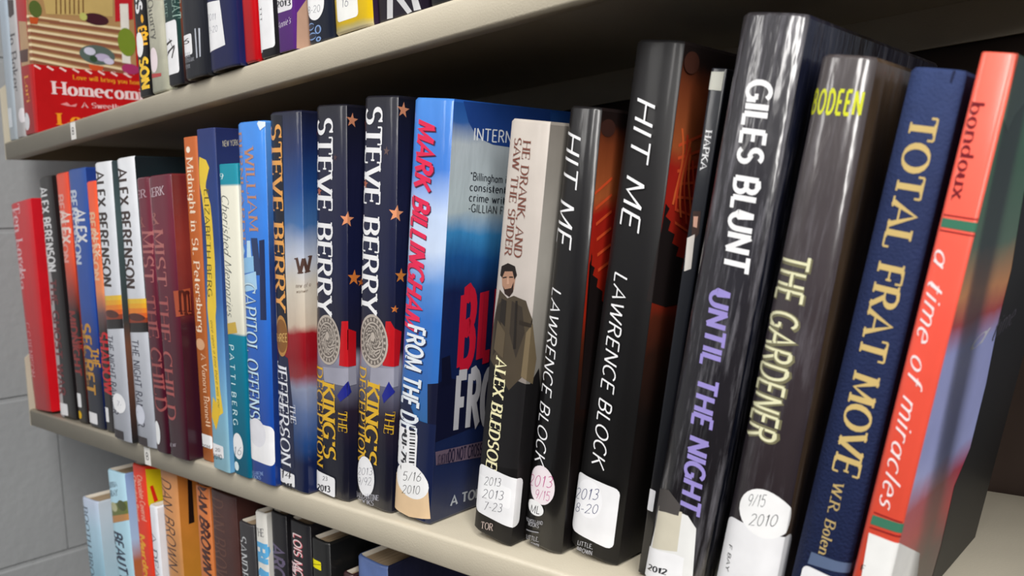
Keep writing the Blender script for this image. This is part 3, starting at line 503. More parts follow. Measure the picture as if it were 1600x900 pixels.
{'name': 'book', 'label': 'teal and cream book with grey script, left of the bright blue book', 'group': 'books standing on the middle shelf', 'loc': (-0.54049, -0.00321, 0.00082), 'lean': 3.17, 'w': 0.02258, 'h': 0.22029, 'taper': -0.069, 'd': 0.16, 'b': 0.0011, 'p': 9, 'spine': [(0, (0, 120, 150)), (0.4629, (0, 134, 160)), (0.4665, (222, 220, 204)), (0.6279, (230, 228, 212)), (0.9313, (224, 222, 206)), (0.9353, (16, 140, 160)), (1, (18, 142, 160))], 'front': [(0, (0, 120, 150)), (0.4629, (0, 134, 160)), (0.4665, (222, 220, 204)), (0.6279, (230, 228, 212)), (0.9313, (224, 222, 206)), (0.9353, (16, 140, 160)), (1, (18, 142, 160))], 'warp': 0, 'noise': 0.04, 'fin': 'matte', 'hard': False, 'art': [('cover', 'text', ('Cherished Memories', (-0.0091, 0.19937), (-0.00959, 0.115), (-0.00012, 0.19937), 'script', 0.16), (112, 116, 112), None), ('cover', 'text', ('9', (-0.01016, 0.20998), (-0.00542, 0.20987), (-0.01016, 0.21393), 'serif', 0.16), (210, 235, 235), None), ('cover', 'poly', [(-0.01112, 0.10866), (0.00174, 0.11107), (0.00367, 0.1036), (-0.01112, 0.10095)], (206, 176, 84), None), ('cover', 'text', ('PATTI BERG', (-0.00871, 0.09407), (-0.00785, 0.03632), (-0.00248, 0.09407), 'sans', 0.5), (210, 236, 240), None), ('date_sticker', 'ell', (-0.00274, 0.02133, 0.007420000000000001, 0.009500000000000001), (236, 236, 238), 'paper'), ('date_sticker', 'text', ('16', (-0.00945, 0.0139), (0.00133, 0.01556), (-0.00945, 0.01974), 'hand', 0.16), (130, 134, 150), None), ('cover', 'ell', (-0.00606, 0.00612, 0.003239999999999999, 0.0033700000000000006), (220, 236, 240), None)]},
{'name': 'book', 'label': 'bright blue book with a large white foot label and a domed building on its spine', 'group': 'books standing on the middle shelf', 'loc': (-0.51111, -0.00507, 0.00129), 'lean': 4.01, 'w': 0.03106, 'h': 0.24439, 'taper': -0.055, 'd': 0.16, 'b': 0.0022, 'p': 5.0, 'spine': [(0, (28, 80, 176)), (0.15, (34, 92, 190)), (0.5, (48, 118, 210)), (1, (70, 142, 222))], 'front': [(0, (30, 60, 130)), (0.6, (34, 56, 110)), (1, (90, 150, 220))], 'nest': True, 'art': [('cover', 'poly', [(0.00788, 0.1669), (0.01285, 0.1679), (0.01259, 0.1145), (0.00635, 0.11395)], (28, 46, 90), None), ('cover', 'poly', [(-0.00195, 0.16818), (0.00578, 0.1685), (0.00876, 0.14412), (0.00115, 0.14359)], (40, 64, 110), None), ('cover', 'poly', [(-0.01508, 0.16497), (-0.01012, 0.15921), (-0.0153, 0.15356)], (170, 214, 242), None), ('cover', 'poly', [(-0.0153, 0.1536), (0.0004, 0.15636), (0.00052, 0.14611), (-0.0153, 0.14311)], (150, 200, 238), None), ('cover', 'poly', [(-0.0153, 0.14207), (0.00288, 0.14627), (0.0037, 0.13435), (-0.0153, 0.13061)], (176, 216, 244), None), ('cover', 'poly', [(-0.00686, 0.16626), (-0.00285, 0.16644), (-0.00202, 0.15537), (-0.0077, 0.15504)], (196, 226, 246), None), ('cover', 'text', ('BERNHARDT', (-0.01398, 0.23757), (-0.01398, 0.16414), (-0.00859, 0.23757), 'serif', 0.16), (196, 146, 122), None), ('cover', 'text', ('WILLIAM', (-0.00573, 0.22713), (-0.00318, 0.17324), (0.00478, 0.22713), 'serif', 0.16), (196, 146, 122), None), ('cover', 'text', ('CAPITOL OFFENSE', (-0.01398, 0.13715), (-0.01398, 0.03734), (0.0013, 0.13715), 'serifb', 0.16), (16, 40, 90), None), ('cover', 'text', ('CAPITOL OFFENSE', (-0.01398, 0.13733), (-0.01398, 0.03817), (0.00133, 0.13733), 'serif', 0.16), (206, 232, 246), None), ('spine_label', 'poly', [(0.01553, 0.03878), (0.01509, 0.04043), (0.01388, 0.04164), (0.01223, 0.04208), (-0.012, 0.04208), (-0.01365, 0.04164), (-0.01486, 0.04043), (-0.0153, 0.03878), (-0.0153, 0.01792), (-0.01486, 0.01627), (-0.01365, 0.01506), (-0.012, 0.01462), (0.01223, 0.01462), (0.01388, 0.01506), (0.01509, 0.01627), (0.01553, 0.01792)], (236, 236, 238), 'paper'), ('date_sticker', 'ell', (-0.00278, 0.03498, 0.0112, 0.010020000000000001), (226, 226, 232), 'paper'), ('cover', 'text', ('BALLANTINE', (-0.0153, 0.00322), (0.00379, 0.0061), (-0.0153, 0.00564), 'sans', 0.16), (150, 180, 226), None), ('cover', 'text', ('BOOKS', (-0.01452, 0.00024), (0.00014, 0.00255), (-0.01452, 0.0027), 'sans', 0.16), (150, 180, 226), None), ('cover', 'poly', [(0.01103, 0.2441), (0.01553, 0.2435), (0.01553, 0.24064), (0.01228, 0.23798), (0.00979, 0.24253)], (226, 236, 244), None)]},
{'name': 'book', 'label': 'book with gold capitals on navy and a gold medallion over a red band', 'group': 'books standing on the middle shelf', 'loc': (-0.47869, -0.00176, 0.00154), 'lean': 4.62, 'w': 0.03332, 'h': 0.24665, 'taper': -0.032, 'd': 0.16, 'b': 0.0022, 'p': 5.0, 'spine': [(0.0835, (26, 40, 84)), (0.1355, (44, 84, 144)), (0.2237, (104, 124, 166)), (0.2848, (150, 158, 182)), (0.3195, (150, 60, 66)), (0.3617, (150, 18, 34)), (0.4269, (160, 24, 38)), (0.4504, (206, 190, 172)), (0.5485, (208, 200, 186)), (0.632, (184, 190, 204)), (0.7142, (70, 110, 160)), (0.8121, (32, 72, 130)), (0.9091, (26, 44, 90)), (1, (24, 28, 52))], 'front': [(0.0835, (26, 40, 84)), (0.1355, (44, 84, 144)), (0.2237, (104, 124, 166)), (0.2848, (150, 158, 182)), (0.3195, (150, 60, 66)), (0.3617, (150, 18, 34)), (0.4269, (160, 24, 38)), (0.4504, (206, 190, 172)), (0.5485, (208, 200, 186)), (0.632, (184, 190, 204)), (0.7142, (70, 110, 160)), (0.8121, (32, 72, 130)), (0.9091, (26, 44, 90)), (1, (24, 28, 52))], 'warp': 0.06, 'nscale': 45, 'crinkle': 0.3, 'art': [('cover', 'poly', [(-0.01641, 0.24511), (-0.0004, 0.24413), (-0.00109, 0.14718), (3e-05, 0.10557), (-0.01313, 0.10295), (-0.01641, 0.15423)], (22, 26, 44), None), ('cover', 'poly', [(-0.01398, 0.09292), (-0.00071, 0.08856), (0.00385, 0.05518), (0.00376, 0.01618), (-0.00812, -0.00443), (-0.01641, -0.0026)], (30, 38, 72), None), ('cover', 'text', ('w', (0.01125, 0.14485), (0.02159, 0.14641), (0.01125, 0.16031), 'serif', 0.16), (90, 66, 58), None), ('cover', 'text', ('mew of u', (0.00973, 0.13573), (0.02091, 0.13705), (0.00973, 0.13861), 'script', 0.16), (120, 100, 84), None), ('cover', 'text', ('wonwe', (0.01025, 0.13249), (0.01844, 0.13358), (0.01025, 0.13455), 'script', 0.16), (120, 100, 84), None), ('cover', 'text', ('STEVE BERRY', (-0.015, 0.23811), (-0.015, 0.12049), (-0.00218, 0.23811), 'serifb', 0.16), (236, 172, 92), None), ('cover', 'ell', (-0.00765, 0.10246, 0.00735, 0.01365000000000001), (196, 146, 82), 'gilt'), ('cover', 'ell', (-0.00765, 0.10246, 0.00735, 0.011099999999999999), (150, 104, 56), 'gilt'), ('cover', 'text', ('THREE', (-0.01641, 0.09737), (-0.00098, 0.09954), (-0.01641, 0.10268), 'sans', 0.16), (230, 190, 120), 'gilt'), ('cover', 'text', ('JEFFERSON', (-0.015, 0.08507), (-0.01266, 0.01574), (-0.00276, 0.08507), 'serif', 0.16), (236, 238, 244), None), ('cover', 'text', ('KEY', (-0.015, 0.06454), (-0.015, 0.0384), (-0.00788, 0.06454), 'serif', 0.16), (220, 222, 232), None), ('cover', 'text', ('THE', (0.00023, 0.05836), (0.00121, 0.04605), (0.00627, 0.05836), 'serif', 0.16), (222, 224, 232), None), ('spine_label', 'poly', [(0.00395, 0.00991), (0.00381, 0.01043), (0.00342, 0.01082), (0.0029, 0.01096), (-0.01536, 0.01096), (-0.01588, 0.01082), (-0.01627, 0.01043), (-0.01641, 0.00991), (-0.01641, 0.00325), (-0.01627, 0.00273), (-0.01588, 0.00234), (-0.01536, 0.0022), (0.0029, 0.0022), (0.00342, 0.00234), (0.00381, 0.00273), (0.00395, 0.00325)], (236, 236, 238), 'paper'), ('spine_label', 'text', ('2011', (-0.01641, -0.0026), (2e-05, 0.00033), (-0.01641, 0.0011099999999999999), 'bold', 0.16), (40, 40, 48), None), ('spine_label', 'text', ('14', (-0.01353, 0.00477), (-0.00045, 0.00727), (-0.01353, 0.01027), 'marker', 0.16), (30, 30, 34), None)]},
{'name': 'book', 'label': 'first of two matching navy books with white capitals, copper stars and silver seal', 'group': 'books standing on the middle shelf', 'loc': (-0.44392, 0.00386, 0.00199), 'lean': 6.05, 'w': 0.03184, 'h': 0.24577, 'taper': 0.069, 'd': 0.16, 'b': 0.0022, 'p': 5.0, 'spine': [(0, (22, 24, 44)), (0.14, (30, 30, 52)), (0.24, (50, 40, 56)), (0.31, (120, 120, 140)), (0.37, (158, 158, 174)), (0.4, (34, 32, 52)), (0.6, (24, 30, 66)), (0.85, (28, 30, 60)), (1, (24, 24, 36))], 'front': [(0, (22, 24, 44)), (0.14, (30, 30, 52)), (0.24, (50, 40, 56)), (0.31, (120, 120, 140)), (0.37, (158, 158, 174)), (0.4, (34, 32, 52)), (0.6, (24, 30, 66)), (0.85, (28, 30, 60)), (1, (24, 24, 36))], 'warp': 0.03, 'crinkle': 0.3, 'art': [('cover', 'star', (0.0197, 0.23653, 0.004480000000000012, 0.1), (196, 134, 104), None), ('cover', 'star', (0.01592, 0.17785, 0.004970000000000002, 0.1), (224, 152, 112), None), ('cover', 'star', (-0.01071, 0.1936, 0.003140000000000004, 0.1), (176, 108, 84), None), ('cover', 'star', (0.02059, 0.14219, 0.005109999999999976, 0.1), (206, 124, 60), None), ('cover', 'star', (0.02593, 0.13899, 0.0027800000000000047, 0.1), (196, 116, 56), None), ('cover', 'star', (0.00691, 0.21447, 0.0022699999999999942, 0.1), (90, 66, 70), None), ('cover', 'star', (-0.01568, 0.22903, 0.0019299999999999873, 0.1), (150, 70, 50), None), ('cover', 'star', (-0.01568, 0.13581, 0.0024500000000000077, 0.1), (200, 110, 60), None), ('cover', 'poly', [(0.01196, 0.1154), (0.01592, 0.11592), (0.01592, 0.11117), (0.02187, 0.10866), (0.02176, 0.08727), (0.00965, 0.08737)], (190, 22, 34), None), ('cover', 'poly', [(-0.00654, 0.08356), (0.02176, 0.08727), (0.02219, 0.07538), (-0.00522, 0.07427)], (160, 160, 174), None), ('cover', 'poly', [(0.00773, 0.06785), (0.01592, 0.07838), (0.01823, 0.0712), (0.0106, 0.06432)], (36, 44, 140), None), ('cover', 'text', ('STEVE BERRY', (-0.01255, 0.23704), (-0.01408, 0.11773), (0.00412, 0.23704), 'serifb', 0.16), (240, 240, 242), None), ('cover', 'ell', (-0.00177, 0.10167, 0.01256, 0.01586), (120, 112, 106), 'gilt'), ('cover', 'medal', (-0.00177, 0.10167, 0.01256, 0.01586), (196, 186, 176), 'gilt'), ('cover', 'text', ('DECEPTION', (-0.01433, 0.08264), (-0.01433, 0.01717), (-0.00686, 0.08264), 'serif', 0.16), (224, 178, 44), None), ('cover', 'text', ("KING'S", (-0.00658, 0.07357), (-0.00607, 0.02512), (0.00525, 0.07357), 'serifb', 0.16), (226, 182, 46), None), ('cover', 'text', ('THE', (0.00887, 0.05863), (0.00878, 0.04539), (0.01519, 0.05863), 'serif', 0.16), (206, 166, 44), None), ('spine_label', 'poly', [(0.00543, 0.0117), (0.00522, 0.01247), (0.00465, 0.01304), (0.00388, 0.01325), (-0.01413, 0.01325), (-0.0149, 0.01304), (-0.01547, 0.01247), (-0.01568, 0.0117), (-0.01568, 0.00186), (-0.01547, 0.00109), (-0.0149, 0.00052), (-0.01413, 0.00031), (0.00388, 0.00031), (0.00465, 0.00052), (0.00522, 0.00109), (0.00543, 0.00186)], (236, 236, 238), 'paper'), ('spine_label', 'text', ('2013', (-0.01314, -0.0001), (0.00036, 0.00257), (-0.01314, 0.00384), 'bold', 0.16), (40, 40, 48), None), ('spine_label', 'text', ('23', (-0.0068, 0.00857), (-0.00219, 0.00952), (-0.0068, 0.01116), 'sans', 0.16), (60, 60, 70), None), ('cover', 'text', ('BOOKS', (-0.01044, -0.00742), (-0.00097, -0.0056), (-0.01044, -0.00523), 'serif', 0.16), (190, 190, 200), None)]},
{'name': 'book', 'label': 'second of two matching navy star books, with a round white sticker on its foot', 'group': 'books standing on the middle shelf', 'loc': (-0.40365, 0.00544, 0.00233), 'lean': 7.28, 'w': 0.03129, 'h': 0.24505, 'taper': 0.074, 'd': 0.16, 'b': 0.0022, 'p': 5.0, 'spine': [(0, (22, 24, 44)), (0.14, (30, 30, 52)), (0.24, (50, 40, 56)), (0.31, (120, 120, 140)), (0.37, (158, 158, 174)), (0.4, (34, 32, 52)), (0.6, (24, 30, 66)), (0.85, (28, 30, 60)), (1, (24, 24, 36))], 'front': [(0, (22, 24, 44)), (0.14, (30, 30, 52)), (0.24, (50, 40, 56)), (0.31, (120, 120, 140)), (0.37, (158, 158, 174)), (0.4, (34, 32, 52)), (0.6, (24, 30, 66)), (0.85, (28, 30, 60)), (1, (24, 24, 36))], 'warp': 0.03, 'crinkle': 0.3, 'art': [('cover', 'star', (0.01918, 0.23728, 0.004540000000000016, 0.1), (204, 140, 108), None), ('cover', 'star', (0.01565, 0.17953, 0.005040000000000017, 0.1), (226, 156, 116), None), ('cover', 'star', (-0.01199, 0.19495, 0.0033299999999999996, 0.1), (180, 110, 84), None), ('cover', 'star', (0.01939, 0.14369, 0.004469999999999974, 0.1), (206, 130, 60), None), ('cover', 'star', (-0.01541, 0.1356, 0.0030699999999999894, 0.1), (206, 110, 50), None), ('cover', 'star', (0.00814, 0.21427, 0.002850000000000019, 0.1), (110, 90, 90), None), ('cover', 'star', (-0.01541, 0.22971, 0.0021800000000000153, 0.1), (120, 50, 40), None), ('cover', 'star', (0.01565, 0.12452, 0.002490000000000006, 0.1), (200, 120, 60), None), ('cover', 'poly', [(0.00999, 0.11677), (0.0134, 0.11723), (0.01565, 0.11325), (0.0206, 0.11082), (0.01909, 0.09075), (0.00797, 0.09006)], (190, 22, 34), None), ('cover', 'poly', [(-0.00238, 0.08713), (0.01911, 0.08998), (0.01887, 0.07844), (-0.00325, 0.07631)], (162, 162, 176), None), ('cover', 'poly', [(0.00787, 0.0718), (0.01291, 0.08133), (0.0165, 0.07539), (0.00955, 0.06749)], (36, 44, 140), None), ('cover', 'text', ('STEVE BERRY', (-0.01241, 0.23809), (-0.01408, 0.11955), (0.00364, 0.23809), 'serifb', 0.16), (242, 242, 244), None), ('cover', 'ell', (-0.00105, 0.10299, 0.01303, 0.016119999999999995), (120, 112, 106), 'gilt'), ('cover', 'medal', (-0.00105, 0.10299, 0.01303, 0.016119999999999995), (200, 190, 180), 'gilt'), ('cover', 'text', ('DECEPTION', (-0.01408, 0.08504), (-0.01408, 0.02571), (-0.00681, 0.08504), 'serif', 0.16), (224, 178, 44), None), ('cover', 'text', ("KING'S", (-0.00507, 0.07709), (-0.00723, 0.02693), (0.006, 0.07709), 'serifb', 0.16), (226, 182, 46), None), ('cover', 'text', ('THE', (0.01111, 0.06315), (0.00994, 0.04953), (0.01669, 0.06315), 'serif', 0.16), (206, 166, 44), None), ('date_sticker', 'ell', (-0.00574, 0.01753, 0.00834, 0.01261), (236, 236, 238), 'paper'), ('date_sticker', 'text', ('2013', (-0.01341, 0.01608), (0.00062, 0.02038), (-0.01341, 0.02057), 'hand', 0.16), (120, 120, 132), None), ('date_sticker', 'text', ('9/92', (-0.01308, 0.00953), (-0.00036, 0.01353), (-0.01308, 0.01444), 'hand', 0.16), (120, 120, 132), None), ('cover', 'text', ('BALLANTINE', (-0.01541, 0.00081), (0.00667, 0.00609), (-0.01541, 0.00415), 'serif', 0.16), (190, 190, 200), None), ('cover', 'text', ('BOOKS', (-0.01253, -0.00242), (0.00226, 0.00129), (-0.01253, 0.0008800000000000001), 'serif', 0.16), (190, 190, 200), None)]},
{'name': 'book', 'label': 'large blue thriller with red slanted title and tan tape patch on its spine foot', 'group': 'books standing on the middle shelf', 'loc': (-0.36814, 0.00562, 0.00268), 'lean': 9.34, 'w': 0.03025, 'h': 0.23851, 'taper': 0.01, 'd': 0.165, 'b': 0.0022, 'p': 5.0, 'spine': [(0, (24, 40, 80)), (0.1, (24, 44, 90)), (0.24, (60, 120, 180)), (0.36, (60, 120, 196)), (0.5, (56, 120, 200)), (0.58, (100, 150, 214)), (0.66, (196, 210, 232)), (0.74, (190, 206, 232)), (0.84, (64, 124, 204)), (1, (72, 136, 212))], 'front': [(0, (44, 52, 80)), (0.1, (36, 48, 86)), (0.3, (22, 40, 84)), (0.56, (22, 38, 86)), (0.64, (34, 96, 160)), (0.7, (70, 150, 206)), (0.75, (190, 204, 208)), (0.9, (196, 206, 212)), (0.95, (60, 110, 180)), (1, (40, 92, 170))], 'warp': 0.06, 'nscale': 30, 'crinkle': 0.35, 'noise': 0.2, 'art': [('cover', 'poly', [(0.02194, 0.23784), (0.09371, 0.23965), (0.097, 0.21287), (0.04655, 0.21618), (0.03363, 0.21977), (0.02662, 0.22752)], (40, 78, 150), None), ('cover', 'poly', [(0.00877, 0.08282), (0.02244, 0.08651), (0.04612, 0.07855), (0.07556, 0.08942), (0.10634, 0.08466), (0.11049, 0.04984), (0.05657, 0.05283), (0.01097, 0.04962)], (20, 24, 54), None), ('cover', 'poly', [(0.01666, 0.09852), (0.02292, 0.0994), (0.02575, 0.0822), (0.0179, 0.08175)], (18, 22, 50), None), ('cover', 'text', ('INTERNATIONAL', (0.03133, 0.21796), (0.10009, 0.21715), (0.03133, 0.22439), 'sans', 0.16), (236, 240, 244), None), ('cover', 'text', ('"Billingham is', (0.03071, 0.19668), (0.06189, 0.19476), (0.03071, 0.20081), 'sans', 0.16), (44, 50, 60), None), ('cover', 'text', ('consistently excellent', (0.03061, 0.19096), (0.09294, 0.18689), (0.03061, 0.19512), 'sans', 0.16), (44, 50, 60), None), ('cover', 'text', ('crime writers working', (0.03051, 0.18521), (0.09367, 0.18073), (0.03051, 0.18939), 'sans', 0.16), (44, 50, 60), None), ('cover', 'text', ('-GILLIAN FLYNN', (0.03041, 0.17944), (0.07325, 0.17618), (0.03041, 0.18365), 'sans', 0.16), (44, 50, 60), None), ('cover', 'text', ('B', (0.03004, 0.09121), (0.04069, 0.09253), (0.03004, 0.13287), 'heavy', 0.16), (196, 30, 58), None), ('cover', 'text', ('ILLINGHAM', (0.0448, 0.09341), (0.12368, 0.10123), (0.0448, 0.13295), 'heavy', 0.16), (190, 28, 56), None), ('cover', 'text', ('FROM THE', (0.02999, 0.05396), (0.11715, 0.04848), (0.02999, 0.0864), 'heavy', 0.16), (190, 190, 196), None), ('cover', 'poly', [(0.01577, 0.04427), (0.05209, 0.0418), (0.11177, 0.03915), (0.11306, 0.02835), (0.05298, 0.03191), (0.01686, 0.03598)], (112, 96, 112), None), ('cover', 'text', ('DO NOT CROSS', (0.02636, 0.03546), (0.05395, 0.03329), (0.02636, 0.04258), 'bold', 0.16), (40, 34, 60), None), ('cover', 'text', ('LICE LINE DO NOT', (0.01783, 0.03611), (0.02636, 0.03546), (0.01783, 0.04157), 'bold', 0.16), (40, 34, 60), None), ('cover', 'text', ('A TOM THORNE', (0.03056, 0.00749), (0.09368, 0.00351), (0.03056, 0.0132), 'bold', 0.16), (176, 182, 190), None), ('cover', 'poly', [(-0.0149, 0.06034), (-0.00937, 0.07812), (-0.00507, 0.06786), (0.001, 0.06004), (0.01513, 0.06045), (0.01513, 0.02426), (0.01212, 0.00164), (-0.0149, -0.00354)], (22, 34, 72), None), ('cover', 'text', ('MARK BILLINGHAM', (-0.00795, 0.22576), (-0.01361, 0.11248), (0.00531, 0.22576), 'boldital', 0.16), (100, 20, 60), None), ('cover', 'text', ('MARK BILLINGHAM', (-0.00915, 0.2264), (-0.01361, 0.11274), (0.00414, 0.2264), 'boldital', 0.16), (232, 44, 92), None), ('cover', 'text', ('FROM THE DEAD', (-0.00853, 0.11292), (-0.01361, 0.03712), (0.00572, 0.11292), 'bold', 0.16), (20, 40, 90), None), ('cover', 'text', ('FROM THE DEAD', (-0.00981, 0.11339), (-0.01361, 0.03779), (0.00448, 0.11339), 'bold', 0.16), (232, 238, 244), None), ('barcode_label', 'poly', [(0.00332, 0.05025), (0.00304, 0.05128), (0.00229, 0.05203), (0.00126, 0.05231), (-0.01182, 0.05231), (-0.01285, 0.05203), (-0.0136, 0.05128), (-0.01388, 0.05025), (-0.01388, 0.03086), (-0.0136, 0.02983), (-0.01285, 0.02908), (-0.01182, 0.0288), (0.00126, 0.0288), (0.00229, 0.02908), (0.00304, 0.02983), (0.00332, 0.03086)], (236, 236, 238), 'paper'), ('barcode_label', 'poly', [(-0.00353, 0.0545), (0.00134, 0.05556), (0.00137, 0.05511), (-0.00349, 0.05404)], (30, 30, 34), 'paper'), ('barcode_label', 'poly', [(-0.00345, 0.05263), (0.00139, 0.0537), (0.00145, 0.05295), (-0.00339, 0.05188)], (30, 30, 34), 'paper'), ('barcode_label', 'poly', [(-0.00336, 0.05077), (0.00145, 0.05184), (0.00153, 0.05079), (-0.00329, 0.04971)], (30, 30, 34), 'paper'), ('barcode_label', 'poly', [(-0.00328, 0.0489), (0.0015, 0.04997), (0.00154, 0.04952), (-0.00325, 0.04844)], (30, 30, 34), 'paper'), ('barcode_label', 'poly', [(-0.0032, 0.04703), (0.00156, 0.04811), (0.00162, 0.04736), (-0.00314, 0.04627)], (30, 30, 34), 'paper'), ('barcode_label', 'poly', [(-0.00312, 0.04515), (0.00162, 0.04624), (0.0017, 0.04519), (-0.00304, 0.04409)], (30, 30, 34), 'paper'), ('barcode_label', 'poly', [(-0.00304, 0.04328), (0.00168, 0.04437), (0.00171, 0.04392), (-0.003, 0.04282)], (30, 30, 34), 'paper'), ('barcode_label', 'poly', [(-0.00295, 0.0414), (0.00173, 0.0425), (0.00179, 0.04175), (-0.0029, 0.04064)], (30, 30, 34), 'paper'), ('barcode_label', 'poly', [(-0.00287, 0.03952), (0.00179, 0.04063), (0.00187, 0.03957), (-0.00279, 0.03846)], (30, 30, 34), 'paper'), ('barcode_label', 'poly', [(-0.00279, 0.03764), (0.00185, 0.03875), (0.00188, 0.0383), (-0.00276, 0.03718)], (30, 30, 34), 'paper'), ('barcode_label', 'poly', [(-0.00271, 0.03576), (0.0019, 0.03687), (0.00196, 0.03611), (-0.00265, 0.035)], (30, 30, 34), 'paper'), ('barcode_label', 'poly', [(-0.00262, 0.03387), (0.00196, 0.03499), (0.00204, 0.03393), (-0.00255, 0.0328)], (30, 30, 34), 'paper'), ('barcode_label', 'poly', [(-0.00254, 0.03198), (0.00202, 0.0331), (0.00205, 0.03265), (-0.00251, 0.03153)], (30, 30, 34), 'paper'), ('barcode_label', 'poly', [(-0.00246, 0.03009), (0.00207, 0.03122), (0.00213, 0.03046), (-0.0024, 0.02933)], (30, 30, 34), 'paper'), ('barcode_label', 'text', ('*UI-793', (-0.00975, 0.05182), (-0.00959, 0.02635), (-0.00537, 0.05182), 'bold', 0.16), (60, 60, 66), 'paper'), ('tape_patch', 'poly', [(-0.0149, 0.02252), (0.01061, 0.02731), (0.01268, 0.02631), (0.01513, 0.00427), (2e-05, -0.00159), (-0.0149, -0.00258)], (224, 196, 160), 'paper'), ('date_sticker', 'ell', (-7e-05, 0.02255, 0.01354, 0.01031), (240, 240, 240), 'paper'), ('date_sticker', 'text', ('5/16', (-0.00727, 0.02044), (0.00788, 0.0249), (-0.00727, 0.02584), 'hand', 0.16), (60, 60, 64), 'paper'), ('date_sticker', 'text', ('2010', (-0.00726, 0.01248), (0.00741, 0.01695), (-0.00726, 0.01752), 'hand', 0.16), (60, 60, 64), 'paper')]},
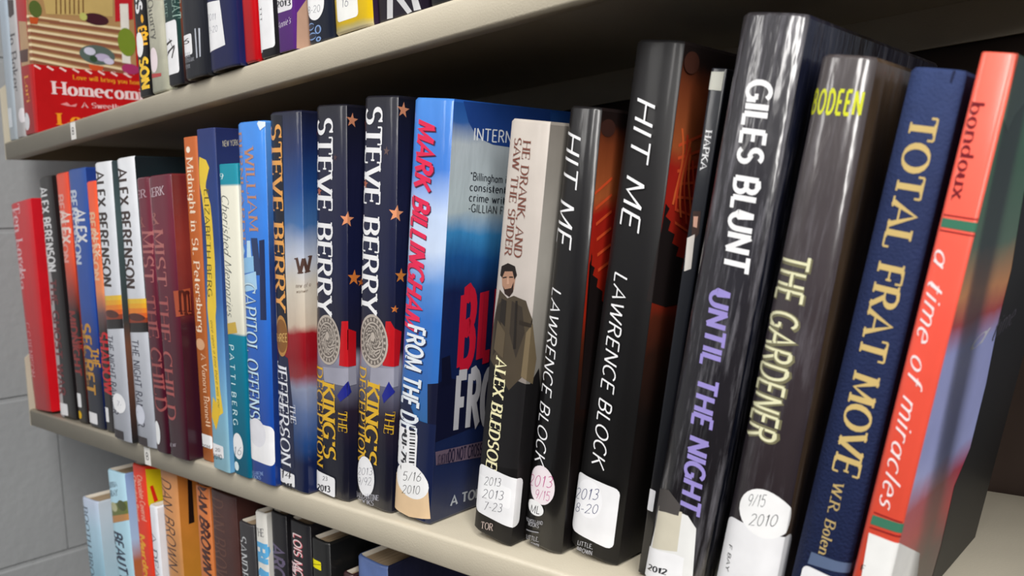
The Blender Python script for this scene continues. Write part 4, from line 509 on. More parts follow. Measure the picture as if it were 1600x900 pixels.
{'name': 'book', 'label': 'pale grey book showing a bearded man in a dark coat on its spine', 'group': 'books standing on the middle shelf', 'loc': (-0.30622, 0.00851, 0.00273), 'lean': 10.86, 'w': 0.02574, 'h': 0.21995, 'taper': 0.043, 'd': 0.15, 'b': 0.00165, 'p': 5, 'spine': [(0, (24, 22, 24)), (0.3, (26, 24, 26)), (0.42, (150, 142, 136)), (0.6, (186, 178, 172)), (1, (192, 184, 176))], 'front': [(0, (24, 22, 24)), (0.25, (28, 24, 24)), (0.4, (140, 136, 130)), (0.7, (184, 180, 172)), (1, (150, 144, 136))], 'nest': True, 'warp': 0.03, 'crinkle': 0.1, 'fin': 'matte', 'art': [('cover', 'poly', [(-0.01268, 0.10162), (-0.00694, 0.09818), (0.00468, 0.0911), (0.01598, 0.08919), (0.02195, 0.09666), (0.0328, 0.05056), (0.02303, 0.04582), (-0.01268, 0.03851)], (26, 24, 26), None), ('cover', 'poly', [(-0.00935, 0.13425), (-0.00324, 0.13088), (0.00091, 0.13307), (0.00902, 0.13212), (0.01324, 0.12297), (0.01287, 0.10825), (0.01049, 0.09263), (0.00335, 0.08387), (-0.00676, 0.09305), (-0.01268, 0.0963), (-0.01268, 0.11351), (-0.01071, 0.12452)], (82, 72, 58), None), ('cover', 'poly', [(-5e-05, 0.13023), (0.00706, 0.12845), (0.00997, 0.1159), (0.00602, 0.10162), (0.00021, 0.11361)], (62, 54, 46), None), ('cover', 'poly', [(0.01065, 0.11604), (0.01348, 0.1213), (0.01914, 0.1022), (0.01803, 0.08882), (0.01009, 0.09321)], (122, 108, 84), None), ('cover', 'poly', [(-0.01071, 0.12452), (-0.00707, 0.12873), (-0.00506, 0.10554), (-0.01013, 0.09866)], (58, 50, 42), None), ('cover', 'poly', [(-0.00909, 0.1433), (-0.00652, 0.14611), (-0.00122, 0.14676), (0.00101, 0.14293), (0.00052, 0.13628), (-0.00166, 0.13254), (-0.0054, 0.13375), (-0.00764, 0.13662)], (176, 138, 116), None), ('cover', 'poly', [(-0.00991, 0.14147), (-0.00952, 0.1462), (-0.00502, 0.14868), (-5e-05, 0.14795), (0.00178, 0.14373), (0.00035, 0.14117), (-0.00145, 0.14508), (-0.00672, 0.14409), (-0.00817, 0.1405)], (36, 28, 26), None), ('cover', 'poly', [(-0.00717, 0.13671), (-0.00556, 0.13505), (-0.00128, 0.13658), (4e-05, 0.14013), (0.00025, 0.13491), (-0.00202, 0.1318), (-0.00527, 0.13278)], (52, 36, 30), None), ('cover', 'poly', [(-0.00774, 0.14092), (-0.00505, 0.14177), (-0.00497, 0.14113), (-0.00765, 0.14027)], (40, 30, 28), None), ('cover', 'poly', [(-0.0033, 0.14211), (-0.00071, 0.1426), (-0.00063, 0.14196), (-0.00322, 0.14146)], (40, 30, 28), None), ('cover', 'poly', [(-0.00453, 0.14121), (-0.00365, 0.14138), (-0.00282, 0.13825), (-0.00456, 0.1379)], (196, 158, 136), None), ('cover', 'poly', [(-0.00725, 0.13003), (-0.00351, 0.12949), (-0.00321, 0.11616), (-0.00718, 0.1186)], (46, 40, 36), None), ('cover', 'poly', [(-0.00863, 0.11826), (-0.00237, 0.11299), (-0.00251, 0.09937), (-0.00958, 0.10262)], (100, 88, 70), None), ('cover', 'poly', [(0.00251, 0.13077), (0.00378, 0.13104), (0.00545, 0.10652), (0.00377, 0.10609)], (40, 34, 30), None), ('cover', 'poly', [(0.0062, 0.12168), (0.01287, 0.12121), (0.01287, 0.11927), (0.00602, 0.11965)], (52, 44, 36), None), ('cover', 'text', ('HE DRANK, AND', (-0.00225, 0.20969), (-0.00155, 0.15288), (0.00287, 0.20969), 'serif', 0.16), (132, 84, 72), None), ('cover', 'text', ('SAW THE SPIDER', (-0.00826, 0.21077), (-0.00789, 0.15276), (-0.00348, 0.21077), 'serif', 0.16), (132, 84, 72), None), ('cover', 'text', ('ALEX BLEDSOE', (-0.00702, 0.09885), (-0.00718, 0.03862), (0.00037, 0.09885), 'serifb', 0.16), (238, 232, 190), None), ('spine_label', 'poly', [(0.0175, 0.03535), (0.01706, 0.03699), (0.01586, 0.03819), (0.01422, 0.03863), (-0.0094, 0.03863), (-0.01104, 0.03819), (-0.01224, 0.03699), (-0.01268, 0.03535), (-0.01268, 0.01456), (-0.01224, 0.01292), (-0.01104, 0.01172), (-0.0094, 0.01128), (0.01422, 0.01128), (0.01586, 0.01172), (0.01706, 0.01292), (0.0175, 0.01456)], (236, 236, 238), 'paper'), ('date_sticker', 'poly', [(0.0109, 0.03106), (0.01071, 0.03176), (0.01021, 0.03226), (0.00951, 0.03245), (-0.01129, 0.03245), (-0.01199, 0.03226), (-0.01249, 0.03176), (-0.01268, 0.03106), (-0.01268, 0.02229), (-0.01249, 0.02159), (-0.01199, 0.02109), (-0.01129, 0.0209), (0.00951, 0.0209), (0.01021, 0.02109), (0.01071, 0.02159), (0.0109, 0.02229)], (244, 244, 246), 'paper'), ('date_sticker', 'text', ('2013', (-0.00733, 0.02795), (0.00374, 0.03121), (-0.00733, 0.03249), 'hand', 0.16), (50, 50, 60), None), ('date_sticker', 'text', ('2013', (-0.00788, 0.02034), (0.00624, 0.02461), (-0.00788, 0.02525), 'hand', 0.16), (90, 90, 100), None), ('date_sticker', 'text', ('7-23', (-0.00613, 0.01404), (0.00614, 0.01769), (-0.00613, 0.01863), 'hand', 0.16), (90, 90, 100), None), ('cover', 'text', ('TOR', (-0.00674, 0.00295), (0.00134, 0.00501), (-0.00674, 0.00686), 'serif', 0.16), (206, 188, 180), None)]},
{'name': 'book', 'label': 'smaller of two black books titled in white, with a pink-inked round sticker', 'group': 'books standing on the middle shelf', 'loc': (-0.27695, 0.01426, 0.00248), 'lean': 10.42, 'w': 0.02177, 'h': 0.22305, 'taper': 0.157, 'd': 0.16, 'b': 0.0033, 'p': 3.8, 'spine': [(0, (16, 15, 16)), (1, (24, 22, 24))], 'front': [(0, (20, 18, 20)), (0.3, (30, 22, 20)), (0.42, (60, 34, 24)), (0.5, (96, 44, 26)), (0.56, (170, 46, 24)), (0.78, (176, 40, 30)), (0.82, (176, 98, 56)), (0.93, (128, 66, 38)), (0.97, (40, 28, 26)), (1, (34, 26, 26))], 'warp': 0.05, 'noise': 0.25, 'crinkle': 0.25, 'art': [('cover', 'poly', [(0.0125, 0.15539), (0.01325, 0.15381), (0.01176, 0.15019), (0.0162, 0.14802), (0.01521, 0.14434), (0.01972, 0.1421), (0.01926, 0.13834), (0.02445, 0.13564), (0.02468, 0.13079), (0.03061, 0.12758), (0.03978, 0.07154), (0.01437, 0.07676)], (34, 26, 26), None), ('cover', 'poly', [(0.01088, 0.1843), (0.02335, 0.1916), (0.02408, 0.19039), (0.01088, 0.1828)], (220, 90, 50), None), ('cover', 'poly', [(0.01224, 0.17707), (0.02434, 0.18365), (0.02507, 0.18242), (0.01248, 0.17555)], (220, 90, 50), None), ('cover', 'poly', [(0.01388, 0.16975), (0.02534, 0.17562), (0.02608, 0.17437), (0.01411, 0.16821)], (220, 90, 50), None), ('cover', 'poly', [(0.01554, 0.16233), (0.02636, 0.1675), (0.0271, 0.16622), (0.01578, 0.16078)], (220, 90, 50), None), ('cover', 'poly', [(0.01722, 0.15481), (0.02738, 0.15929), (0.02813, 0.15799), (0.01746, 0.15324)], (220, 90, 50), None), ('cover', 'poly', [(0.01892, 0.1472), (0.02842, 0.15099), (0.02918, 0.14966), (0.01917, 0.14561)], (220, 90, 50), None), ('cover', 'ell', (0.01658, 0.21411, 0.0057, 0.004070000000000018), (70, 44, 38), None), ('cover', 'text', ('HIT ME', (-0.0098, 0.21137), (-0.0098, 0.15786), (0.00118, 0.21137), 'ital', 0.16), (244, 244, 246), None), ('cover', 'text', ('LAWRENCE BLOCK', (-0.00834, 0.13567), (-0.00809, 0.0449), (-0.00182, 0.13567), 'ital', 0.16), (244, 244, 246), None), ('date_sticker', 'ell', (-0.00206, 0.03353, 0.0077399999999999995, 0.010340000000000002), (238, 228, 232), 'paper'), ('date_sticker', 'text', ('2013', (-0.01072, 0.02977), (0.00391, 0.03457), (-0.01072, 0.03577), 'hand', 0.16), (200, 90, 150), None), ('date_sticker', 'text', ('9/15', (-0.00514, 0.02513), (0.00321, 0.027), (-0.00514, 0.03014), 'hand', 0.16), (200, 90, 150), None), ('cover', 'ell', (-0.00452, 0.02008, 0.00528, 0.0040399999999999985), (240, 240, 240), None), ('cover', 'text', ('ML', (-0.00725, 0.01619), (-0.0015, 0.01791), (-0.00725, 0.02046), 'marker', 0.16), (20, 20, 24), None), ('cover', 'text', ('MULHOLLAND', (-0.01072, 0.00966), (0.00092, 0.01298), (-0.01072, 0.01161), 'sans', 0.16), (190, 190, 195), None), ('cover', 'text', ('BOOKS', (-0.00771, 0.00869), (-0.00107, 0.01028), (-0.00771, 0.01067), 'sans', 0.16), (190, 190, 195), None), ('cover', 'poly', [(-0.00906, 0.00565), (-0.00085, 0.00824), (-0.00078, 0.00755), (-0.00893, 0.00501)], (150, 150, 155), None), ('cover', 'text', ('LITTLE,', (-0.00813, 0.00078), (-0.00032, 0.00312), (-0.00813, 0.00307), 'sans', 0.16), (180, 180, 186), None), ('cover', 'text', ('BROWN', (-0.00758, -0.00253), (4e-05, -0.00029), (-0.00758, -0.00021000000000000012), 'sans', 0.16), (180, 180, 186), None)]},
{'name': 'book', 'label': 'taller of two black books titled in white, with a big white foot label', 'group': 'books standing on the middle shelf', 'loc': (-0.24739, 0.01869, 0.00312), 'lean': 11.54, 'w': 0.02676, 'h': 0.24756, 'taper': 0.09, 'd': 0.16, 'b': 0.0033, 'p': 3.8, 'spine': [(0, (16, 15, 16)), (1, (24, 22, 24))], 'front': [(0, (20, 18, 20)), (0.3, (30, 22, 20)), (0.42, (60, 34, 24)), (0.5, (96, 44, 26)), (0.56, (170, 46, 24)), (0.78, (176, 40, 30)), (0.82, (176, 98, 56)), (0.93, (128, 66, 38)), (0.97, (40, 28, 26)), (1, (34, 26, 26))], 'warp': 0.05, 'noise': 0.25, 'crinkle': 0.1, 'fin': 'matte', 'nest': True, 'art': [('cover', 'poly', [(0.01422, 0.17759), (0.01803, 0.17523), (0.01561, 0.17181), (0.02056, 0.16936), (0.01936, 0.1653), (0.02538, 0.1633), (0.02416, 0.15919), (0.03032, 0.15708), (0.02909, 0.15292), (0.03642, 0.15126), (0.03533, 0.14641), (0.04409, 0.14453), (0.04803, 0.1296), (0.026, 0.12876), (0.01128, 0.13279)], (34, 26, 26), None), ('cover', 'poly', [(0.01849, 0.20402), (0.04283, 0.21086), (0.04374, 0.20973), (0.01884, 0.20263)], (222, 92, 52), None), ('cover', 'poly', [(0.01936, 0.19841), (0.04199, 0.2032), (0.0429, 0.20205), (0.01971, 0.19701)], (222, 92, 52), None), ('cover', 'poly', [(0.02023, 0.19275), (0.04114, 0.19549), (0.04205, 0.19433), (0.02059, 0.19133)], (222, 92, 52), None), ('cover', 'poly', [(0.02111, 0.18704), (0.04029, 0.18776), (0.0412, 0.18657), (0.02147, 0.1856)], (222, 92, 52), None), ('cover', 'poly', [(0.02201, 0.18127), (0.03943, 0.17998), (0.04035, 0.17877), (0.02237, 0.17982)], (222, 92, 52), None), ('cover', 'poly', [(0.02291, 0.17544), (0.03857, 0.17217), (0.03949, 0.17094), (0.02327, 0.17398)], (222, 92, 52), None), ('cover', 'poly', [(0.02382, 0.16956), (0.0377, 0.16433), (0.03862, 0.16307), (0.02419, 0.16808)], (222, 92, 52), None), ('cover', 'poly', [(0.01889, 0.21103), (0.0208, 0.20637), (0.0225, 0.20616), (0.02057, 0.21084)], (228, 112, 60), None), ('cover', 'poly', [(0.0208, 0.20637), (0.02219, 0.20162), (0.02391, 0.20139), (0.0225, 0.20616)], (228, 112, 60), None), ('cover', 'poly', [(0.02219, 0.20162), (0.02271, 0.1968), (0.02443, 0.19656), (0.02391, 0.20139)], (228, 112, 60), None), ('cover', 'poly', [(0.02271, 0.1968), (0.02229, 0.19193), (0.02402, 0.19167), (0.02443, 0.19656)], (228, 112, 60), None), ('cover', 'poly', [(0.02229, 0.19193), (0.02123, 0.18704), (0.02295, 0.18676), (0.02402, 0.19167)], (228, 112, 60), None), ('cover', 'poly', [(0.02123, 0.18704), (0.02003, 0.18214), (0.02174, 0.18185), (0.02295, 0.18676)], (228, 112, 60), None), ('cover', 'poly', [(0.02003, 0.18214), (0.01925, 0.17724), (0.02096, 0.17693), (0.02174, 0.18185)], (228, 112, 60), None), ('cover', 'poly', [(0.02405, 0.20849), (0.02489, 0.20371), (0.02662, 0.20349), (0.02577, 0.20829)], (214, 74, 44), None), ('cover', 'poly', [(0.02489, 0.20371), (0.02477, 0.19886), (0.02651, 0.19862), (0.02662, 0.20349)], (214, 74, 44), None), ('cover', 'poly', [(0.02477, 0.19886), (0.02388, 0.19397), (0.02561, 0.19371), (0.02651, 0.19862)], (214, 74, 44), None), ('cover', 'poly', [(0.02388, 0.19397), (0.02265, 0.18906), (0.02438, 0.18879), (0.02561, 0.19371)], (214, 74, 44), None), ('cover', 'poly', [(0.02265, 0.18906), (0.02168, 0.18416), (0.02341, 0.18387), (0.02438, 0.18879)], (214, 74, 44), None), ('cover', 'poly', [(0.02168, 0.18416), (0.02143, 0.17924), (0.02316, 0.17894), (0.02341, 0.18387)], (214, 74, 44), None), ('cover', 'poly', [(0.02143, 0.17924), (0.02214, 0.17429), (0.02388, 0.17396), (0.02316, 0.17894)], (214, 74, 44), None), ('cover', 'poly', [(0.02717, 0.20579), (0.02649, 0.20091), (0.02824, 0.20068), (0.02891, 0.20558)], (228, 112, 60), None), ('cover', 'poly', [(0.02649, 0.20091), (0.02532, 0.19601), (0.02706, 0.19576), (0.02824, 0.20068)], (228, 112, 60), None), ('cover', 'poly', [(0.02532, 0.19601), (0.0242, 0.1911), (0.02594, 0.19083), (0.02706, 0.19576)], (228, 112, 60), None), ('cover', 'poly', [(0.0242, 0.1911), (0.02367, 0.18619), (0.02541, 0.18591), (0.02594, 0.19083)], (228, 112, 60), None), ('cover', 'poly', [(0.02367, 0.18619), (0.02406, 0.18126), (0.02581, 0.18096), (0.02541, 0.18591)], (228, 112, 60), None), ('cover', 'poly', [(0.02406, 0.18126), (0.02539, 0.17628), (0.02715, 0.17596), (0.02581, 0.18096)], (228, 112, 60), None), ('cover', 'poly', [(0.02539, 0.17628), (0.02736, 0.17124), (0.02914, 0.1709), (0.02715, 0.17596)], (228, 112, 60), None), ('cover', 'poly', [(0.02799, 0.20297), (0.02679, 0.19805), (0.02854, 0.19781), (0.02975, 0.20275)], (214, 74, 44), None), ('cover', 'poly', [(0.02679, 0.19805), (0.02602, 0.19314), (0.02777, 0.19289), (0.02854, 0.19781)], (214, 74, 44), None), ('cover', 'poly', [(0.02602, 0.19314), (0.02609, 0.18823), (0.02784, 0.18795), (0.02777, 0.19289)], (214, 74, 44), None), ('cover', 'poly', [(0.02609, 0.18823), (0.02714, 0.18329), (0.0289, 0.18299), (0.02784, 0.18795)], (214, 74, 44), None), ('cover', 'poly', [(0.02714, 0.18329), (0.02896, 0.17829), (0.03075, 0.17798), (0.0289, 0.18299)], (214, 74, 44), None), ('cover', 'poly', [(0.02896, 0.17829), (0.03109, 0.17323), (0.03289, 0.1729), (0.03075, 0.17798)], (214, 74, 44), None), ('cover', 'poly', [(0.03109, 0.17323), (0.03293, 0.16811), (0.03475, 0.16775), (0.03289, 0.1729)], (214, 74, 44), None), ('cover', 'poly', [(0.02846, 0.20011), (0.02823, 0.19521), (0.02999, 0.19496), (0.03022, 0.19988)], (228, 112, 60), None), ('cover', 'poly', [(0.02823, 0.19521), (0.02897, 0.19029), (0.03074, 0.19002), (0.02999, 0.19496)], (228, 112, 60), None), ('cover', 'poly', [(0.02897, 0.19029), (0.03059, 0.18534), (0.03238, 0.18505), (0.03074, 0.19002)], (228, 112, 60), None), ('cover', 'poly', [(0.03059, 0.18534), (0.0327, 0.18033), (0.03451, 0.18002), (0.03238, 0.18505)], (228, 112, 60), None), ('cover', 'poly', [(0.0327, 0.18033), (0.03472, 0.17525), (0.03655, 0.17492), (0.03451, 0.18002)], (228, 112, 60), None), ('cover', 'poly', [(0.03472, 0.17525), (0.03609, 0.17012), (0.03794, 0.16977), (0.03655, 0.17492)], (228, 112, 60), None), ('cover', 'poly', [(0.03609, 0.17012), (0.03648, 0.16498), (0.03834, 0.16461), (0.03794, 0.16977)], (228, 112, 60), None), ('cover', 'poly', [(0.0309, 0.1973), (0.03227, 0.19238), (0.03407, 0.19212), (0.03268, 0.19705)], (214, 74, 44), None), ('cover', 'poly', [(0.03227, 0.19238), (0.03429, 0.18742), (0.03611, 0.18713), (0.03407, 0.19212)], (214, 74, 44), None), ('cover', 'poly', [(0.03429, 0.18742), (0.03643, 0.18239), (0.03826, 0.18208), (0.03611, 0.18713)], (214, 74, 44), None), ('cover', 'poly', [(0.03643, 0.18239), (0.03809, 0.1773), (0.03994, 0.17697), (0.03826, 0.18208)], (214, 74, 44), None), ('cover', 'poly', [(0.03809, 0.1773), (0.03883, 0.17217), (0.0407, 0.17182), (0.03994, 0.17697)], (214, 74, 44), None), ('cover', 'poly', [(0.03883, 0.17217), (0.03856, 0.16703), (0.04043, 0.16666), (0.0407, 0.17182)], (214, 74, 44), None), ('cover', 'poly', [(0.03856, 0.16703), (0.03753, 0.1619), (0.03939, 0.16152), (0.04043, 0.16666)], (214, 74, 44), None), ('cover', 'ell', (0.01979, 0.23914, 0.006409999999999999, 0.004720000000000002), (84, 50, 40), None), ('cover', 'text', ('HIT ME', (-0.00632, 0.22251), (-0.00674, 0.16534), (0.00408, 0.22251), 'ital', 0.16), (244, 244, 246), None), ('cover', 'text', ('LAWRENCE BLOCK', (-0.00607, 0.14318), (-0.00532, 0.04806), (0.00102, 0.14318), 'ital', 0.16), (244, 244, 246), None), ('cover', 'poly', [(-0.01318, 0.09694), (-0.01318, 0.09653), (-0.01318, 0.00154), (-0.01318, 0.00247)], (190, 40, 34), None), ('spine_label', 'poly', [(0.01077, 0.03728), (0.01038, 0.03871), (0.00933, 0.03976), (0.0079, 0.04015), (-0.01031, 0.04015), (-0.01174, 0.03976), (-0.01279, 0.03871), (-0.01318, 0.03728), (-0.01318, 0.01155), (-0.01279, 0.01012), (-0.01174, 0.00907), (-0.01031, 0.00868), (0.0079, 0.00868), (0.00933, 0.00907), (0.01038, 0.01012), (0.01077, 0.01155)], (236, 236, 238), 'paper'), ('date_sticker', 'ell', (-0.00442, 0.02912, 0.00762, 0.009910000000000002), (244, 244, 248), 'paper'), ('date_sticker', 'text', ('2013', (-0.01318, 0.02503), (0.0005, 0.03092), (-0.01318, 0.03062), 'hand', 0.16), (40, 50, 110), None), ('date_sticker', 'text', ('8-20', (-0.01186, 0.01867), (0.00114, 0.02373), (-0.01186, 0.02342), 'hand', 0.16), (40, 50, 110), None), ('cover', 'text', ('LITTLE,', (-0.0073, 0.00304), (0.00118, 0.00486), (-0.0073, 0.00531), 'sans', 0.16), (190, 190, 195), None), ('cover', 'text', ('BROWN', (-0.00717, -0.00043), (0.00128, 0.00143), (-0.00717, 0.0018499999999999999), 'sans', 0.16), (190, 190, 195), None)]},
{'name': 'book', 'label': 'very slim dark book mostly hidden behind the tall plastic-wrapped grey spine', 'group': 'books standing on the middle shelf', 'loc': (-0.21754, 0.02, 0.00087), 'lean': 11.89, 'w': 0.0065, 'h': 0.233, 'taper': -0.122, 'd': 0.15, 'b': 0.00055, 'p': 9, 'spine': [(0, (16, 18, 28)), (1, (20, 24, 34))], 'front': [(0, (16, 18, 28)), (1, (20, 24, 34))], 'hard': False, 'art': [('cover', 'text', ('HAPKA', (-0.0016, 0.20721), (-0.00163, 0.19103), (0.00113, 0.20721), 'serifb', 0.16), (236, 236, 238), None), ('cover', 'poly', [(-0.00198, 0.17282), (0.00148, 0.1734), (0.00216, 0.16379), (-0.00067, 0.15905)], (70, 50, 44), None), ('cover', 'poly', [(-0.00134, 0.1707), (0.00069, 0.17105), (0.0009, 0.16608), (-0.00093, 0.1663)], (214, 170, 150), None), ('cover', 'poly', [(-0.0029, 0.16087), (0.00047, 0.1632), (0.00112, 0.14808), (-0.002, 0.14627)], (222, 216, 210), None), ('tape_patch', 'poly', [(-0.00296, 0.23137), (0.0024, 0.23164), (0.00231, 0.22388), (-0.0032, 0.22404)], (206, 206, 196), None), ('spine_label', 'poly', [(0.00041, 0.04249), (0.00035, 0.0427), (0.00019, 0.04286), (-2e-05, 0.04292), (-0.00277, 0.04292), (-0.00298, 0.04286), (-0.00314, 0.0427), (-0.0032, 0.04249), (-0.0032, 0.03279), (-0.00314, 0.03258), (-0.00298, 0.03242), (-0.00277, 0.03236), (-2e-05, 0.03236), (0.00019, 0.03242), (0.00035, 0.03258), (0.00041, 0.03279)], (236, 236, 238), 'paper'), ('cover', 'text', ('9/', (-0.0032, 0.03995), (-0.0032, 0.04023), (-0.0032, 0.04359), 'hand', 0.16), (28, 26, 28), None)]},
{'name': 'book', 'label': 'tall charcoal book in crinkled clear plastic with white and lavender capitals', 'group': 'books standing on the middle shelf', 'loc': (-0.19552, 0.006, 0.00344), 'lean': 13.15, 'w': 0.02761, 'h': 0.24627, 'taper': 0.031, 'd': 0.165, 'b': 0.0038, 'p': 3.8, 'spine': [(0, (36, 34, 38)), (0.5, (44, 42, 48)), (1, (58, 56, 60))], 'front': [(0, (20, 22, 30)), (0.5, (26, 30, 46)), (1, (40, 44, 66))], 'nest': True, 'fin': 'plastic', 'crinkle': 0.9, 'noise': 0.35, 'nscale': 25, 'sheen_streaks': 0.5, 'art': [('cover', 'text', ('GILES BLUNT', (-0.0046, 0.2204), (-0.00102, 0.14658), (0.00533, 0.2204), 'bold', 0.16), (246, 246, 248), None), ('cover', 'text', ('UNTIL THE NIGHT', (-0.00448, 0.13717), (-0.00105, 0.03983), (0.00415, 0.13717), 'bold', 0.16), (164, 152, 216), None), ('spine_label', 'poly', [(-0.01109, 0.03317), (-0.00458, 0.0382), (0.00326, 0.03847), (0.00779, 0.0344), (0.0109, -0.00592), (-0.0136, -0.02137), (-0.0136, 0.00674)], (234, 234, 232), 'paper'), ('tape_patch', 'poly', [(-0.01187, 0.0358), (0.00037, 0.03896), (0.00132, 0.02034), (-0.01162, 0.01539)], (214, 208, 190), 'paper'), ('tape_patch', 'poly', [(-0.0136, 0.0431), (-0.00785, 0.04582), (-0.00073, 0.0415), (-0.00105, 0.03647), (-0.00743, 0.03525), (-0.01331, 0.03293)], (86, 82, 80), 'paper'), ('date_sticker', 'poly', [(-0.0136, 0.01458), (0.00066, 0.01876), (0.00497, 0.01905), (0.00577, 0.00604), (-0.0136, -0.00093)], (244, 244, 246), 'paper'), ('date_sticker', 'text', ('2012', (-0.0116, 0.00443), (-0.00174, 0.00745), (-0.0116, 0.00705), 'bold', 0.16), (40, 40, 46), None)]},
{'name': 'book', 'label': 'charcoal brown book with yellow-green capitals across its head and a round date sticker', 'group': 'books standing on the middle shelf', 'loc': (-0.16252, 0.006, 0.00304), 'lean': 12.89, 'w': 0.02271, 'h': 0.22536, 'taper': 0.12, 'd': 0.15, 'b': 0.0038, 'p': 3.8, 'spine': [(0, (58, 50, 54)), (0.5, (66, 58, 62)), (1, (82, 76, 76))], 'front': [(0, (84, 68, 54)), (1, (104, 86, 68))], 'nest': True, 'fin': 'plastic', 'crinkle': 0.5, 'noise': 0.35, 'nscale': 30, 'sheen_streaks': 0.25, 'art': [('cover', 'text', ('BODEEN', (-0.01119, 0.20416), (0.00937, 0.20499), (-0.01119, 0.21226), 'bold', 0.3), (222, 226, 60), None), ('cover', 'text', ('THE GARDENER', (-0.01022, 0.15103), (-0.00987, 0.07596), (0.00175, 0.15103), 'heavy', 0.1), (128, 124, 96), None), ('cover', 'text', ('THE GARDENER', (-0.01022, 0.15135), (-0.01022, 0.07596), (0.00152, 0.15135), 'sans', 0.16), (234, 232, 196), None), ('spine_label', 'poly', [(0.01858, 0.03583), (0.0181, 0.03761), (0.01679, 0.03892), (0.01501, 0.0394), (-0.00762, 0.0394), (-0.0094, 0.03892), (-0.01071, 0.03761), (-0.01119, 0.03583), (-0.01119, 0.00504), (-0.01071, 0.00326), (-0.0094, 0.00195), (-0.00762, 0.00147), (0.01501, 0.00147), (0.01679, 0.00195), (0.0181, 0.00326), (0.01858, 0.00504)], (236, 236, 238), 'paper'), ('date_sticker', 'ell', (0.00307, 0.0467, 0.00992, 0.010100000000000005), (244, 244, 244), 'paper'), ('date_sticker', 'text', ('9/15', (-0.00385, 0.0471), (0.00279, 0.04967), (-0.00385, 0.05231), 'hand', 0.16), (70, 72, 80), None), ('date_sticker', 'text', ('2010', (-0.00164, 0.03958), (0.00807, 0.04345), (-0.00164, 0.04458), 'hand', 0.16), (70, 72, 80), None), ('spine_label', 'text', ('F BAY', (-0.00787, 0.02734), (-0.00727, 0.01581), (-0.00639, 0.02734), 'sans', 0.16), (50, 50, 50), None)]},
{'name': 'book', 'label': 'navy cloth book with large gold serif capitals, second from the right end', 'group': 'books standing on the middle shelf', 'loc': (-0.13373, 0.006, 0.00268), 'lean': 13.64, 'w': 0.01936, 'h': 0.2166, 'taper': 0.088, 'd': 0.15, 'b': 0.0033, 'p': 3.8, 'spine': [(0, (28, 42, 82)), (0.8, (32, 46, 86)), (1, (46, 62, 104))], 'front': [(0, (28, 42, 82)), (0.8, (32, 46, 86)), (1, (46, 62, 104))], 'fin': 'cloth', 'noise': 0.15, 'nscale': 200, 'art': [('cover', 'text', ('TOTAL FRAT MOVE', (-0.00461, 0.20012), (-0.00321, 0.06916), (0.00452, 0.20012), 'serifb', 0.16), (222, 196, 132), 'gilt'), ('cover', 'text', ('W.R. Bolen', (-0.00173, 0.06455), (-0.00131, 0.03509), (0.00194, 0.06455), 'serif', 0.16), (208, 184, 126), 'gilt'), ('tape_patch', 'poly', [(-0.00378, 0.03402), (0.01416, 0.03564), (0.01489, 0.03208), (-0.00418, 0.02877)], (96, 112, 142), None), ('spine_label', 'poly', [(0.02394, 0.0254), (0.0236, 0.02665), (0.02268, 0.02757), (0.02143, 0.02791), (-0.00307, 0.02791), (-0.00432, 0.02757), (-0.00524, 0.02665), (-0.00558, 0.0254), (-0.00558, 0.0095), (-0.00524, 0.00825), (-0.00432, 0.00733), (-0.00307, 0.00699), (0.02143, 0.00699), (0.02268, 0.00733), (0.0236, 0.00825), (0.02394, 0.0095)], (236, 236, 238), 'paper'), ('cover', 'poly', [(0.00565, 0.21663), (0.0065, 0.21631), (0.00607, 0.21213), (0.00539, 0.21248)], (24, 34, 70), None)]},
